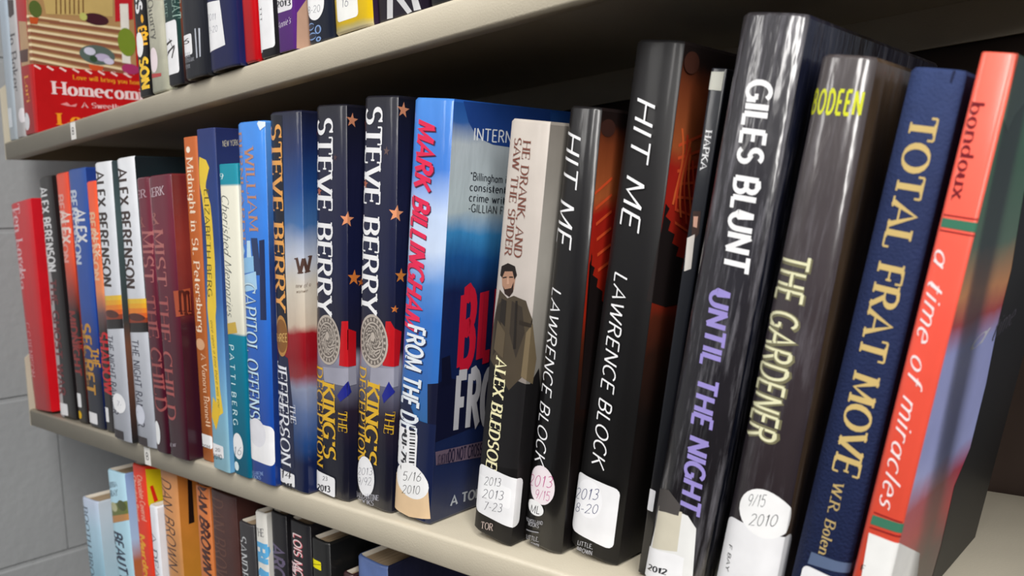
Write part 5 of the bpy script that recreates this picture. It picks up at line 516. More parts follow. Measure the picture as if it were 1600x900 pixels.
{'name': 'book', 'label': 'coral red book with white handwriting and thin green bands, rightmost on the middle shelf', 'group': 'books standing on the middle shelf', 'loc': (-0.11425, 0.004, 0.00169), 'lean': 13.33, 'w': 0.01173, 'h': 0.21891, 'taper': 0.101, 'd': 0.15, 'b': 0.0011, 'p': 8, 'spine': [(0, (238, 92, 66)), (0.6, (238, 96, 78)), (1, (240, 108, 88))], 'front': [(0, (30, 20, 24)), (0.12, (90, 14, 30)), (0.2, (190, 20, 46)), (0.27, (190, 60, 90)), (0.33, (186, 194, 246)), (0.54, (176, 184, 240)), (0.59, (190, 60, 60)), (0.64, (220, 150, 90)), (0.72, (90, 120, 96)), (0.85, (60, 110, 76)), (1, (70, 130, 90))], 'hard': False, 'fin': 'gloss', 'noise': 0.12, 'crinkle': 0.06, 'warp': 0.03, 'art': [('cover', 'poly', [(0.00587, 0.21882), (0.04846, 0.22389), (0.05513, 0.21891), (0.01974, 0.20084), (0.01558, 0.1954), (0.00587, 0.19887)], (120, 160, 130), None), ('cover', 'poly', [(0.0643, 0.17523), (0.08057, 0.19995), (0.28799, 0.21116), (22.86863, -9.7534), (0.07637, -0.01044), (0.07845, 0.023), (0.07422, 0.05126), (0.08653, 0.06557), (0.08523, 0.0947), (0.07775, 0.12338), (0.07692, 0.1446)], (12, 10, 12), 'matte'), ('cover', 'text', ('a', (0.0384, 0.11555), (0.05773, 0.11677), (0.0384, 0.12288), 'script', 0.16), (226, 226, 236), None), ('cover', 'text', ('time', (0.07292, 0.11461), (0.10562, 0.1186), (0.07292, 0.12376), 'script', 0.16), (70, 66, 80), None), ('cover', 'text', ('bondoux', (-0.0048, 0.20294), (-0.00384, 0.1721), (-0.00054, 0.20294), 'serif', 0.16), (128, 30, 42), None), ('cover', 'poly', [(-0.00518, 0.16496), (0.00587, 0.16523), (0.007, 0.16198), (-0.00507, 0.16193)], (70, 128, 104), None), ('cover', 'poly', [(-0.00505, 0.16629), (0.00587, 0.16651), (0.00587, 0.16608), (-0.00494, 0.16587)], (150, 40, 44), None), ('cover', 'poly', [(-0.00507, 0.16105), (0.00698, 0.16112), (0.0074, 0.16068), (-0.00495, 0.16064)], (150, 40, 44), None), ('cover', 'text', ('a time of miracles', (-0.00458, 0.15478), (-0.00292, 0.06098), (0.00083, 0.15478), 'script', 0.16), (252, 236, 236), None), ('cover', 'poly', [(-0.00399, 0.05559), (0.00587, 0.05646), (0.00587, 0.05281), (-0.00411, 0.05192)], (70, 128, 104), None), ('cover', 'poly', [(-0.00384, 0.05696), (0.00542, 0.05716), (0.00549, 0.05667), (-0.00374, 0.05649)], (150, 40, 44), None), ('cover', 'poly', [(-0.00411, 0.05088), (0.00587, 0.0518), (0.00587, 0.05114), (-0.00401, 0.05042)], (150, 40, 44), None), ('spine_label', 'poly', [(-0.00381, 0.04845), (0.00587, 0.04878), (0.04151, 0.03198), (0.0559, -0.00168), (-0.00192, 0.01549)], (236, 236, 234), 'paper'), ('spine_label', 'text', ('F', (-0.00355, 0.03335), (-0.00226, 0.03353), (-0.00355, 0.03548), 'sans', 0.16), (60, 60, 60), None)]},
{'name': 'book', 'label': 'pale silver-blue book at the far left end of the upper shelf', 'group': 'books standing on the upper shelf', 'loc': (-0.96525, 0.003, 0.2835), 'lean': 1.5, 'w': 0.02322, 'h': 0.24, 'taper': -0.053, 'd': 0.16, 'b': 0.0015, 'p': 5.0, 'spine': [(0, (196, 206, 214)), (1, (170, 186, 204))], 'front': [(0, (196, 206, 214)), (1, (170, 186, 204))], 'crinkle': 0.2, 'art': [('spine_label', 'poly', [(0.00385, 0.03146), (0.0036, 0.03237), (0.00293, 0.03304), (0.00202, 0.03329), (-0.00961, 0.03329), (-0.01052, 0.03304), (-0.01119, 0.03237), (-0.01144, 0.03146), (-0.01144, 0.01561), (-0.01119, 0.0147), (-0.01052, 0.01403), (-0.00961, 0.01378), (0.00202, 0.01378), (0.00293, 0.01403), (0.0036, 0.0147), (0.00385, 0.01561)], (214, 220, 226), 'paper'), ('spine_label', 'text', ('F', (-0.01144, 0.02367), (-0.01065, 0.02234), (-0.01144, 0.02882), 'sans', 0.16), (70, 74, 84), None)]},
{'name': 'book', 'label': 'slim off-white book with grey lettering, left of the red porch-cover paperback', 'group': 'books standing on the upper shelf', 'loc': (-0.94201, 0.003, 0.28375), 'lean': 2.74, 'w': 0.02276, 'h': 0.24, 'taper': 0.007, 'd': 0.16, 'b': 0.0015, 'p': 5.0, 'spine': [(0, (206, 204, 206)), (1, (200, 198, 198))], 'front': [(0, (206, 204, 206)), (1, (200, 198, 198))], 'art': [('cover', 'poly', [(-0.01121, 0.13848), (0.00817, 0.13482), (0.00766, 0.12125), (-0.00331, 0.11918), (-0.01121, 0.12331)], (70, 54, 54), None), ('cover', 'text', ('Jo Baker', (-0.01024, 0.10681), (-0.01024, 0.04729), (0.0062, 0.10681), 'serif', 0.16), (96, 92, 96), None), ('date_sticker', 'ell', (0.00814, 0.02205, 0.00856, 0.00723), (224, 220, 224), 'paper')]},
{'name': 'book', 'label': 'red paperback facing outward with porch steps and potted flowers on its cover', 'group': 'books standing on the upper shelf', 'loc': (-0.909, 0.002, 0.28375), 'lean': 1.79, 'w': 0.03342, 'h': 0.24, 'taper': 0.043, 'd': 0.128, 'b': 0.0015, 'p': 6, 'spine': [(0, (190, 20, 28)), (1, (192, 22, 30))], 'front': [(0, (190, 18, 24)), (1, (190, 18, 24))], 'hard': False, 'noise': 0.04, 'crinkle': 0.05, 'art': [('cover', 'poly', [(-0.00876, 0.11061), (0.01138, 0.10662), (0.01224, 0.06637), (-0.00991, 0.06691)], (196, 160, 120), None), ('cover', 'poly', [(-0.01619, 0.08283), (0.01085, 0.08119), (0.0084, 0.06932), (-0.01099, 0.07079)], (90, 50, 40), None), ('cover', 'text', ('Lori', (-0.005, 0.05632), (-0.00358, 0.03128), (0.00521, 0.05632), 'serif', 0.16), (230, 160, 50), None), ('date_sticker', 'ell', (-0.00767, 0.01292, 0.00737, 0.008590000000000002), (226, 226, 230), 'paper'), ('date_sticker', 'text', ('F', (-0.01263, 0.01781), (-0.00684, 0.01661), (-0.01263, 0.02147), 'sans', 0.16), (80, 84, 110), None), ('cover', 'poly', [(0.01671, 0.16213), (0.11931, 0.18234), (0.11712, 0.06617), (0.01082, 0.06593)], (176, 140, 96), None), ('cover', 'poly', [(0.01332, 0.1124), (0.10839, 0.11264), (0.10887, 0.11008), (0.01308, 0.11001)], (226, 208, 170), None), ('cover', 'poly', [(0.01308, 0.11001), (0.10887, 0.11008), (0.10859, 0.10611), (0.0127, 0.10703)], (146, 96, 72), None), ('cover', 'poly', [(0.0133, 0.10575), (0.10911, 0.10422), (0.1096, 0.10166), (0.01306, 0.10335)], (226, 208, 170), None), ('cover', 'poly', [(0.01306, 0.10335), (0.1096, 0.10166), (0.10931, 0.09768), (0.01267, 0.10038)], (146, 96, 72), None), ('cover', 'poly', [(0.01328, 0.09909), (0.10984, 0.09577), (0.11032, 0.0932), (0.01303, 0.09669)], (226, 208, 170), None), ('cover', 'poly', [(0.01303, 0.09669), (0.11032, 0.0932), (0.11004, 0.08922), (0.01264, 0.09371)], (146, 96, 72), None), ('cover', 'poly', [(0.01327, 0.09242), (0.11057, 0.08731), (0.11106, 0.08473), (0.01301, 0.09002)], (226, 208, 170), None), ('cover', 'poly', [(0.01301, 0.09002), (0.11106, 0.08473), (0.11077, 0.08074), (0.0126, 0.08703)], (146, 96, 72), None), ('cover', 'poly', [(0.01325, 0.08574), (0.11131, 0.07881), (0.11179, 0.07622), (0.01298, 0.08334)], (226, 208, 170), None), ('cover', 'poly', [(0.01298, 0.08334), (0.11179, 0.07622), (0.11151, 0.07223), (0.01257, 0.08035)], (146, 96, 72), None), ('cover', 'poly', [(0.01322, 0.07905), (0.11204, 0.0703), (0.11253, 0.0677), (0.01295, 0.07665)], (226, 208, 170), None), ('cover', 'poly', [(0.01295, 0.07665), (0.11253, 0.0677), (0.11224, 0.06369), (0.01254, 0.07365)], (146, 96, 72), None), ('cover', 'poly', [(0.0132, 0.07236), (0.11278, 0.06175), (0.11326, 0.05914), (0.01292, 0.06995)], (226, 208, 170), None), ('cover', 'poly', [(0.01292, 0.06995), (0.11326, 0.05914), (0.11298, 0.05513), (0.0125, 0.06694)], (146, 96, 72), None), ('cover', 'poly', [(0.02784, 0.15244), (0.09912, 0.16558), (0.09603, 0.12256), (0.03195, 0.11546)], (196, 170, 110), None), ('cover', 'poly', [(0.04307, 0.15525), (0.04425, 0.15547), (0.04198, 0.11698), (0.04079, 0.1168)], (110, 72, 40), None), ('cover', 'poly', [(0.04724, 0.15602), (0.04843, 0.15624), (0.04616, 0.11761), (0.04496, 0.11743)], (110, 72, 40), None), ('cover', 'poly', [(0.05144, 0.15679), (0.05264, 0.15701), (0.05037, 0.11824), (0.04916, 0.11806)], (110, 72, 40), None), ('cover', 'poly', [(0.05567, 0.15757), (0.05688, 0.15779), (0.05461, 0.11889), (0.0534, 0.1187)], (110, 72, 40), None), ('cover', 'poly', [(0.05993, 0.15836), (0.06116, 0.15858), (0.05889, 0.11953), (0.05766, 0.11935)], (110, 72, 40), None), ('cover', 'poly', [(0.06423, 0.15915), (0.06546, 0.15937), (0.06319, 0.12018), (0.06196, 0.11999)], (110, 72, 40), None), ('cover', 'poly', [(0.06855, 0.15995), (0.0698, 0.16017), (0.06753, 0.12084), (0.06629, 0.12065)], (110, 72, 40), None), ('cover', 'poly', [(0.10043, 0.16582), (0.11905, 0.16926), (0.11711, 0.12307), (0.09827, 0.11771)], (190, 30, 44), None), ('cover', 'poly', [(0.10419, 0.13677), (0.11285, 0.13815), (0.11111, 0.07615), (0.10252, 0.07653)], (226, 222, 214), None), ('cover', 'poly', [(0.01671, 0.11059), (0.02471, 0.11072), (0.02309, 0.10441), (0.01683, 0.10413)], (196, 88, 40), None), ('cover', 'ell', (0.02247, 0.11888, 0.005760000000000001, 0.007960000000000009), (92, 108, 52), None), ('cover', 'ell', (0.0791, 0.11749, 0.012560000000000002, 0.0057900000000000035), (74, 32, 44), None), ('cover', 'ell', (0.06672, 0.11819, 0.003710000000000005, 0.00383), (190, 190, 110), None), ('cover', 'ell', (0.10869, 0.09826, 0.009289999999999993, 0.014560000000000003), (126, 146, 50), None), ('cover', 'ell', (0.07775, 0.08151, 0.01754, 0.0097), (96, 110, 104), None), ('cover', 'ell', (0.07044, 0.08448, 0.00562, 0.0038600000000000023), (206, 206, 222), None), ('cover', 'ell', (0.08267, 0.0795, 0.00764999999999999, 0.0039000000000000007), (190, 180, 206), None), ('cover', 'ell', (0.08883, 0.07632, 0.005160000000000012, 0.003269999999999995), (206, 200, 220), None), ('cover', 'ell', (0.07366, 0.0772, 0.0037800000000000056, 0.0032200000000000006), (60, 84, 60), None), ('cover', 'poly', [(0.06825, 0.07149), (0.08329, 0.07054), (0.08026, 0.06377), (0.0702, 0.06403)], (206, 90, 46), None), ('cover', 'ell', (0.11073, 0.07082, 0.009349999999999997, 0.005330000000000001), (170, 60, 110), None), ('cover', 'poly', [(0.01671, 0.06577), (0.02109, 0.06269), (0.02466, 0.06429), (0.02091, 0.06022)], (232, 200, 190), None), ('cover', 'poly', [(0.02594, 0.06597), (0.0315, 0.06286), (0.03513, 0.06448), (0.03132, 0.06037)], (232, 200, 190), None), ('cover', 'poly', [(0.03643, 0.06617), (0.04211, 0.06304), (0.04581, 0.06467), (0.04192, 0.06052)], (232, 200, 190), None), ('cover', 'poly', [(0.04713, 0.06638), (0.05292, 0.06321), (0.05669, 0.06486), (0.05274, 0.06067)], (232, 200, 190), None), ('cover', 'poly', [(0.05804, 0.06659), (0.06394, 0.06339), (0.06778, 0.06506), (0.06376, 0.06083)], (232, 200, 190), None), ('cover', 'poly', [(0.06915, 0.0668), (0.07518, 0.06358), (0.0791, 0.06526), (0.07499, 0.06099)], (232, 200, 190), None), ('cover', 'poly', [(0.08049, 0.06702), (0.08664, 0.06377), (0.09063, 0.06547), (0.08645, 0.06115)], (232, 200, 190), None), ('cover', 'poly', [(0.09205, 0.06724), (0.09833, 0.06396), (0.1024, 0.06568), (0.09814, 0.06132)], (232, 200, 190), None), ('cover', 'poly', [(0.10385, 0.06747), (0.11026, 0.06416), (0.11441, 0.0659), (0.11007, 0.06149)], (232, 200, 190), None), ('cover', 'poly', [(0.01082, 0.06593), (0.12113, 0.06523), (0.11789, -0.00012), (0.01219, -0.00255)], (190, 18, 24), None), ('cover', 'poly', [(0.01671, 0.06405), (0.02211, 0.06096), (0.02336, 0.06232), (0.01788, 0.0654)], (236, 206, 200), None), ('cover', 'poly', [(0.02811, 0.06417), (0.0337, 0.06105), (0.03498, 0.06242), (0.02938, 0.06554)], (236, 206, 200), None), ('cover', 'poly', [(0.03983, 0.06429), (0.04555, 0.06114), (0.04685, 0.06252), (0.04112, 0.06567)], (236, 206, 200), None), ('cover', 'poly', [(0.0518, 0.06442), (0.05764, 0.06123), (0.05897, 0.06263), (0.05311, 0.06581)], (236, 206, 200), None), ('cover', 'poly', [(0.06403, 0.06455), (0.07, 0.06133), (0.07136, 0.06274), (0.06537, 0.06596)], (236, 206, 200), None), ('cover', 'poly', [(0.07652, 0.06468), (0.08263, 0.06142), (0.08401, 0.06286), (0.07789, 0.06611)], (236, 206, 200), None), ('cover', 'poly', [(0.08929, 0.06481), (0.09554, 0.06153), (0.09695, 0.06297), (0.09069, 0.06626)], (236, 206, 200), None), ('cover', 'poly', [(0.10235, 0.06495), (0.10874, 0.06163), (0.11018, 0.06309), (0.10377, 0.06641)], (236, 206, 200), None), ('cover', 'text', ('Love will bring you home', (0.05229, 0.05464), (0.12316, 0.05539), (0.05229, 0.05909), 'serif', 0.16), (236, 170, 50), None), ('cover', 'text', ('Homecoming', (0.03261, 0.03848), (0.14293, 0.03944), (0.03261, 0.05099), 'serifb', 0.16), (236, 214, 214), None), ('cover', 'text', ('A Sweetheart', (0.05883, 0.02727), (0.11175, 0.02839), (0.05883, 0.03241), 'serif', 0.16), (236, 200, 200), None), ('cover', 'text', ('Lori', (0.0351, 0.00867), (0.07129, 0.01007), (0.0351, 0.02001), 'serifb', 0.16), (240, 160, 40), None), ('cover', 'poly', [(0.03839, 0.02895), (0.04454, 0.03129), (0.04793, 0.02839), (0.05418, 0.03075), (0.05272, 0.02747), (0.04546, 0.02758)], (230, 150, 150), None)]},
{'name': 'book', 'label': 'narrow black book with bold yellow letters, right of the red porch-cover paperback', 'group': 'books standing on the upper shelf', 'loc': (-0.65062, 0.0, 0.28343), 'lean': 1.3, 'w': 0.02058, 'h': 0.24, 'taper': -0.02, 'd': 0.16, 'b': 0.00165, 'p': 5, 'spine': [(0, (26, 24, 26)), (1, (28, 26, 28))], 'front': [(0, (26, 24, 26)), (1, (28, 26, 28))], 'art': [('cover', 'text', ('ERS', (-0.00245, 0.08862), (-0.00421, 0.0648), (0.00732, 0.08862), 'heavy', 0.16), (236, 236, 238), None), ('cover', 'text', ('*', (-0.00022, 0.06117), (0.0001, 0.05627), (0.00743, 0.06117), 'heavy', 0.16), (240, 180, 40), None), ('cover', 'text', ('EPH', (-0.00274, 0.05288), (-0.00161, 0.03907), (0.00823, 0.05288), 'heavy', 0.16), (244, 186, 44), None), ('cover', 'text', ('SON', (-0.00445, 0.02924), (-0.00361, 0.00652), (0.00773, 0.02924), 'heavy', 0.16), (244, 200, 50), None), ('date_sticker', 'ell', (-0.00257, 0.0402, 0.00669, 0.00947), (240, 240, 240), 'paper')]},
{'name': 'book', 'label': 'pale marbled grey book with a pinkish round sticker on the upper shelf', 'group': 'books standing on the upper shelf', 'loc': (-0.62662, 0.0, 0.28346), 'lean': 1.19, 'w': 0.02483, 'h': 0.24, 'taper': 0.022, 'd': 0.16, 'b': 0.00165, 'p': 5.0, 'spine': [(0, (196, 196, 176)), (0.2, (206, 204, 186)), (1, (190, 192, 172))], 'front': [(0, (196, 196, 176)), (0.2, (206, 204, 186)), (1, (190, 192, 172))], 'noise': 0.35, 'nscale': 60, 'art': [('cover', 'text', ('Quarry', (-0.00889, 0.06935), (-0.00432, 0.03994), (0.00041, 0.06935), 'serif', 0.16), (110, 108, 98), None), ('date_sticker', 'ell', (-0.00458, 0.02471, 0.0065899999999999995, 0.009319999999999998), (236, 222, 226), 'paper'), ('cover', 'text', ('red', (-0.01117, 0.01462), (-0.01117, 0.01367), (-0.00492, 0.01462), 'bold', 0.16), (190, 50, 50), None), ('cover', 'poly', [(-0.01223, 0.01545), (0.00617, 0.01361), (0.00584, 0.01128), (-0.01223, 0.01198)], (190, 70, 70), None)]},
{'name': 'book', 'label': 'dark green book with a tall white label and inked scrawl on the upper shelf', 'group': 'books standing on the upper shelf', 'loc': (-0.59251, -0.004, 0.28344), 'lean': 1.2, 'w': 0.02324, 'h': 0.24, 'taper': -0.04, 'd': 0.16, 'b': 0.0022, 'p': 5.0, 'spine': [(0, (34, 34, 44)), (0.08, (30, 36, 46)), (0.12, (36, 70, 66)), (1, (40, 74, 68))], 'front': [(0, (40, 30, 34)), (0.3, (150, 90, 70)), (1, (140, 80, 60))], 'art': [('cover', 'text', ('GREAT', (0.00475, 0.07036), (0.00415, 0.0462), (0.01246, 0.07036), 'serif', 0.16), (150, 176, 166), None), ('cover', 'text', ('HOUSE', (-0.0093, 0.07333), (-0.01046, 0.04929), (-0.00237, 0.07333), 'serif', 0.16), (130, 156, 146), None), ('spine_label', 'poly', [(0.00835, 0.04323), (0.00803, 0.04442), (0.00716, 0.04529), (0.00597, 0.04561), (-0.00907, 0.04561), (-0.01026, 0.04529), (-0.01113, 0.04442), (-0.01145, 0.04323), (-0.01145, 0.01043), (-0.01113, 0.00924), (-0.01026, 0.00837), (-0.00907, 0.00805), (0.00597, 0.00805), (0.00716, 0.00837), (0.00803, 0.00924), (0.00835, 0.01043)], (236, 236, 238), 'paper'), ('spine_label', 'poly', [(-0.01124, 0.03066), (4e-05, 0.03239), (0.00143, 0.03148), (-0.00778, 0.02931)], (60, 54, 54), 'paper'), ('spine_label', 'poly', [(-0.00817, 0.02455), (0.00347, 0.02821), (0.00481, 0.02733), (-0.0062, 0.02353)], (60, 54, 54), 'paper'), ('spine_label', 'poly', [(-0.01145, 0.02154), (-0.00534, 0.025), (-0.00385, 0.02409), (-0.01145, 0.02064)], (60, 54, 54), 'paper'), ('spine_label', 'poly', [(-0.0019, 0.0199), (0.00334, 0.02732), (0.00469, 0.02644), (-0.00049, 0.01901)], (60, 54, 54), 'paper'), ('spine_label', 'poly', [(-0.00386, 0.03393), (0.00108, 0.02585), (0.00247, 0.02496), (-0.00244, 0.03301)], (60, 54, 54), 'paper')]},
{'name': 'book', 'label': 'black book with a small square label overhanging the upper shelf lip', 'group': 'books standing on the upper shelf', 'loc': (-0.55895, -0.006, 0.28352), 'lean': 1.2, 'w': 0.02906, 'h': 0.24, 'taper': 0.053, 'd': 0.16, 'b': 0.0022, 'p': 5.0, 'spine': [(0, (44, 46, 54)), (1, (54, 56, 66))], 'front': [(0, (44, 46, 54)), (1, (54, 56, 66))], 'crinkle': 0.25, 'art': [('spine_label', 'poly', [(-8e-05, 0.0287), (-0.00031, 0.02955), (-0.00093, 0.03017), (-0.00178, 0.0304), (-0.01261, 0.0304), (-0.01346, 0.03017), (-0.01408, 0.02955), (-0.01431, 0.0287), (-0.01431, 0.01791), (-0.01408, 0.01706), (-0.01346, 0.01644), (-0.01261, 0.01621), (-0.00178, 0.01621), (-0.00093, 0.01644), (-0.00031, 0.01706), (-8e-05, 0.01791)], (236, 236, 238), 'paper'), ('cover', 'text', ('2011', (-0.01431, 0.01511), (-0.00384, 0.01461), (-0.01431, 0.01861), 'sans', 0.16), (190, 192, 200), None), ('cover', 'text', ('GOTHAM', (-0.01431, 0.01174), (0.00102, 0.01121), (-0.01431, 0.01438), 'serif', 0.16), (170, 172, 180), None), ('cover', 'text', ('2011', (-0.01431, 0.00752), (-0.00483, 0.00726), (-0.01431, 0.01016), 'serif', 0.16), (150, 152, 160), None), ('cover', 'poly', [(0.00474, 0.03242), (0.00645, 0.03255), (0.00638, 0.01256), (0.00467, 0.01239)], (190, 194, 204), None), ('cover', 'poly', [(0.00945, 0.03204), (0.01116, 0.03179), (0.01011, 0.01288), (0.00873, 0.01264)], (190, 194, 204), None), ('spine_label', 'text', ('6', (-0.01431, 0.02502), (-0.00439, 0.02395), (-0.01431, 0.02867), 'marker', 0.16), (40, 40, 44), None)]},
{'name': 'book', 'label': 'deep blue book with a slanting white label overhanging the upper shelf lip', 'group': 'books standing on the upper shelf', 'loc': (-0.52151, -0.005, 0.28363), 'lean': 1.3, 'w': 0.03736, 'h': 0.24, 'taper': 0.006, 'd': 0.16, 'b': 0.0022, 'p': 5.0, 'spine': [(0, (38, 44, 100)), (0.2, (34, 40, 92)), (0.24, (58, 64, 104)), (1, (62, 66, 98))], 'front': [(0, (38, 44, 100)), (0.2, (34, 40, 92)), (0.24, (58, 64, 104)), (1, (62, 66, 98))], 'crinkle': 0.2, 'art': [('spine_label', 'poly', [(-0.0184, 0.04643), (0.00146, 0.04453), (0.00524, 0.01472), (-0.0184, 0.01317)], (236, 236, 238), 'paper'), ('spine_label', 'text', ('2011', (-0.0184, 0.03441), (-0.0051, 0.0328), (-0.0184, 0.03866), 'hand', 0.16), (120, 122, 140), None), ('spine_label', 'text', ('2-20', (-0.0168, 0.02567), (-0.00354, 0.02496), (-0.0168, 0.02972), 'hand', 0.16), (120, 122, 140), None)]},
{'name': 'book', 'label': 'plain glossy crimson book on the upper shelf beside a label-fronted black one', 'group': 'books standing on the upper shelf', 'loc': (-0.49345, -0.001, 0.28338), 'lean': 1.3, 'w': 0.0155, 'h': 0.24, 'taper': -0.043, 'd': 0.16, 'b': 0.00165, 'p': 5.0, 'spine': [(0, (206, 16, 30)), (1, (196, 16, 30))], 'front': [(0, (206, 16, 30)), (1, (196, 16, 30))], 'crinkle': 0.2, 'art': []},
{'name': 'book', 'label': 'black book almost covered by a tall white label, left of the purple one', 'group': 'books standing on the upper shelf', 'loc': (-0.47361, 0.0, 0.28342), 'lean': 1.2, 'w': 0.02135, 'h': 0.24, 'taper': -0.011, 'd': 0.16, 'b': 0.0022, 'p': 5.0, 'spine': [(0, (34, 32, 38)), (1, (50, 44, 52))], 'front': [(0, (34, 32, 38)), (1, (50, 44, 52))], 'art': [('spine_label', 'poly', [(0.00815, 0.03907), (0.00785, 0.04019), (0.00703, 0.04101), (0.00591, 0.04131), (-0.00827, 0.04131), (-0.00939, 0.04101), (-0.01021, 0.04019), (-0.01051, 0.03907), (-0.01051, 0.00758), (-0.01021, 0.00646), (-0.00939, 0.00564), (-0.00827, 0.00534), (0.00591, 0.00534), (0.00703, 0.00564), (0.00785, 0.00646), (0.00815, 0.00758)], (236, 236, 238), 'paper'), ('spine_label', 'text', ('TTT', (-0.00646, 0.032), (-0.00677, 0.02327), (-0.00422, 0.032), 'sans', 0.16), (70, 70, 76), None), ('cover', 'ell', (-0.00767, 0.00454, 0.0019400000000000008, 0.0007800000000000003), (200, 200, 205), None)]},
{'name': 'book', 'label': 'purple paperback with small white script beneath a dated label', 'group': 'books standing on the upper shelf', 'loc': (-0.4523, 0.0, 0.28352), 'lean': 2.0, 'w': 0.01856, 'h': 0.24, 'taper': -0.015, 'd': 0.16, 'b': 0.0011, 'p': 9, 'spine': [(0, (104, 50, 140)), (0.25, (112, 58, 146)), (1, (120, 66, 150))], 'front': [(0, (104, 50, 140)), (0.25, (112, 58, 146)), (1, (120, 66, 150))], 'hard': False, 'art': [('spine_label', 'poly', [(0.00797, 0.03833), (0.00771, 0.03931), (0.007, 0.04002), (0.00602, 0.04028), (-0.00719, 0.04028), (-0.00817, 0.04002), (-0.00888, 0.03931), (-0.00914, 0.03833), (-0.00914, 0.02599), (-0.00888, 0.02501), (-0.00817, 0.0243), (-0.00719, 0.02404), (0.00602, 0.02404), (0.007, 0.0243), (0.00771, 0.02501), (0.00797, 0.02599)], (226, 224, 228), 'paper'), ('spine_label', 'text', ('2013', (-0.00914, 0.0279), (0.00655, 0.02653), (-0.00914, 0.03127), 'bold', 0.16), (60, 60, 66), None), ('cover', 'text', ("Annie's", (-0.00914, 0.01451), (0.00567, 0.01597), (-0.00914, 0.01839), 'script', 0.16), (230, 220, 236), None), ('cover', 'poly', [(0.01073, 0.02187), (0.01766, 0.03063), (0.02811, 0.03233), (0.02639, 0.00074), (0.00928, -0.0014)], (204, 168, 146), None)]},
{'name': 'book', 'label': 'navy book with pale blue scrollwork under a round label on the upper shelf', 'group': 'books standing on the upper shelf', 'loc': (-0.42072, 0.002, 0.2834), 'lean': 0.9, 'w': 0.02583, 'h': 0.24, 'taper': -0.033, 'd': 0.16, 'b': 0.0022, 'p': 5.0, 'spine': [(0, (36, 42, 60)), (1, (40, 46, 64))], 'front': [(0, (36, 42, 60)), (1, (40, 46, 64))], 'crinkle': 0.3, 'art': [('date_sticker', 'ell', (-0.00227, 0.02268, 0.00935, 0.00947), (240, 240, 240), 'paper'), ('date_sticker', 'text', ('8-20', (-0.01075, 0.0184), (0.00254, 0.01731), (-0.01075, 0.02237), 'hand', 0.16), (90, 94, 110), None), ('cover', 'ell', (-0.01272, 0.02377, 0.0011000000000000003, 0.003349999999999999), (90, 150, 190), None), ('cover', 'ell', (-0.00793, 0.01025, 0.0036900000000000006, 0.00221), (130, 160, 206), None), ('cover', 'ell', (-0.00793, 0.01025, 0.0036900000000000006, 0.0014800000000000004), (40, 46, 64), None), ('cover', 'ell', (-0.00047, 0.00743, 0.00333, 0.0025700000000000002), (130, 160, 206), None), ('cover', 'ell', (-0.00047, 0.00743, 0.00199, 0.0018400000000000005), (40, 46, 64), None), ('cover', 'ell', (-0.00705, 0.00443, 0.00457, 0.0022199999999999998), (130, 160, 206), None), ('cover', 'ell', (-0.00705, 0.00443, 0.00457, 0.0014800000000000004), (40, 46, 64), None), ('cover', 'ell', (-0.00037, 0.00181, 0.00266, 0.00147), (130, 160, 206), None), ('cover', 'ell', (-0.00037, 0.00181, 0.00133, 0.0007300000000000002), (40, 46, 64), None)]},
{'name': 'book', 'label': 'bright yellow book with a torn frayed foot on the upper shelf', 'group': 'books standing on the upper shelf', 'loc': (-0.38633, 0.0, 0.28335), 'lean': 0.5, 'w': 0.03405, 'h': 0.24, 'taper': 0.011, 'd': 0.16, 'b': 0.0022, 'p': 5.0, 'spine': [(0, (226, 214, 180)), (0.012, (226, 206, 120)), (0.02, (250, 212, 30)), (1, (250, 212, 30))], 'front': [(0, (60, 44, 70)), (1, (58, 44, 66))], 'warp': 0.02, 'art': [('date_sticker', 'poly', [(0.00661, 0.02808), (0.00629, 0.02927), (0.00542, 0.03014), (0.00423, 0.03046), (-0.01083, 0.03046), (-0.01202, 0.03014), (-0.01289, 0.02927), (-0.01321, 0.02808), (-0.01321, 0.00901), (-0.01289, 0.00782), (-0.01202, 0.00695), (-0.01083, 0.00663), (0.00423, 0.00663), (0.00542, 0.00695), (0.00629, 0.00782), (0.00661, 0.00901)], (240, 240, 236), 'paper'), ('date_sticker', 'text', ('16', (-0.008, 0.01418), (-0.00199, 0.01401), (-0.008, 0.01908), 'hand', 0.16), (90, 94, 120), None)]},
{'name': 'book', 'label': 'dark plum book crossed by big pale letter strokes on the upper shelf', 'group': 'books standing on the upper shelf', 'loc': (-0.34929, 0.003, 0.28332), 'lean': 0.4, 'w': 0.0349, 'h': 0.24, 'taper': -0.001, 'd': 0.16, 'b': 0.0011, 'p': 6, 'spine': [(0, (44, 36, 52)), (1, (46, 38, 56))], 'front': [(0, (44, 36, 52)), (1, (46, 38, 56))], 'art': [('cover', 'poly', [(-0.00821, 0.01273), (-0.00341, 0.01171), (-0.00437, 0.0007), (-0.00926, 0.00097)], (206, 206, 208), None), ('cover', 'poly', [(-0.00235, 0.01148), (0.00391, 0.01016), (0.01137, 0.00096), (0.00778, 0.00033)], (206, 206, 208), None), ('cover', 'poly', [(0.011, 0.00867), (0.01549, 0.0078), (0.01745, 0.001), (0.01282, 0.00101)], (200, 200, 202), None)]},
{'name': 'book', 'label': 'black book at the right end of the visible part of the upper shelf', 'group': 'books standing on the upper shelf', 'loc': (-0.31158, 0.003, 0.28327), 'lean': 0.3, 'w': 0.02521, 'h': 0.24, 'taper': 0.002, 'd': 0.16, 'b': 0.00165, 'p': 3.8, 'spine': [(0, (26, 26, 32)), (1, (28, 28, 34))], 'front': [(0, (26, 26, 32)), (1, (28, 28, 34))], 'art': []},
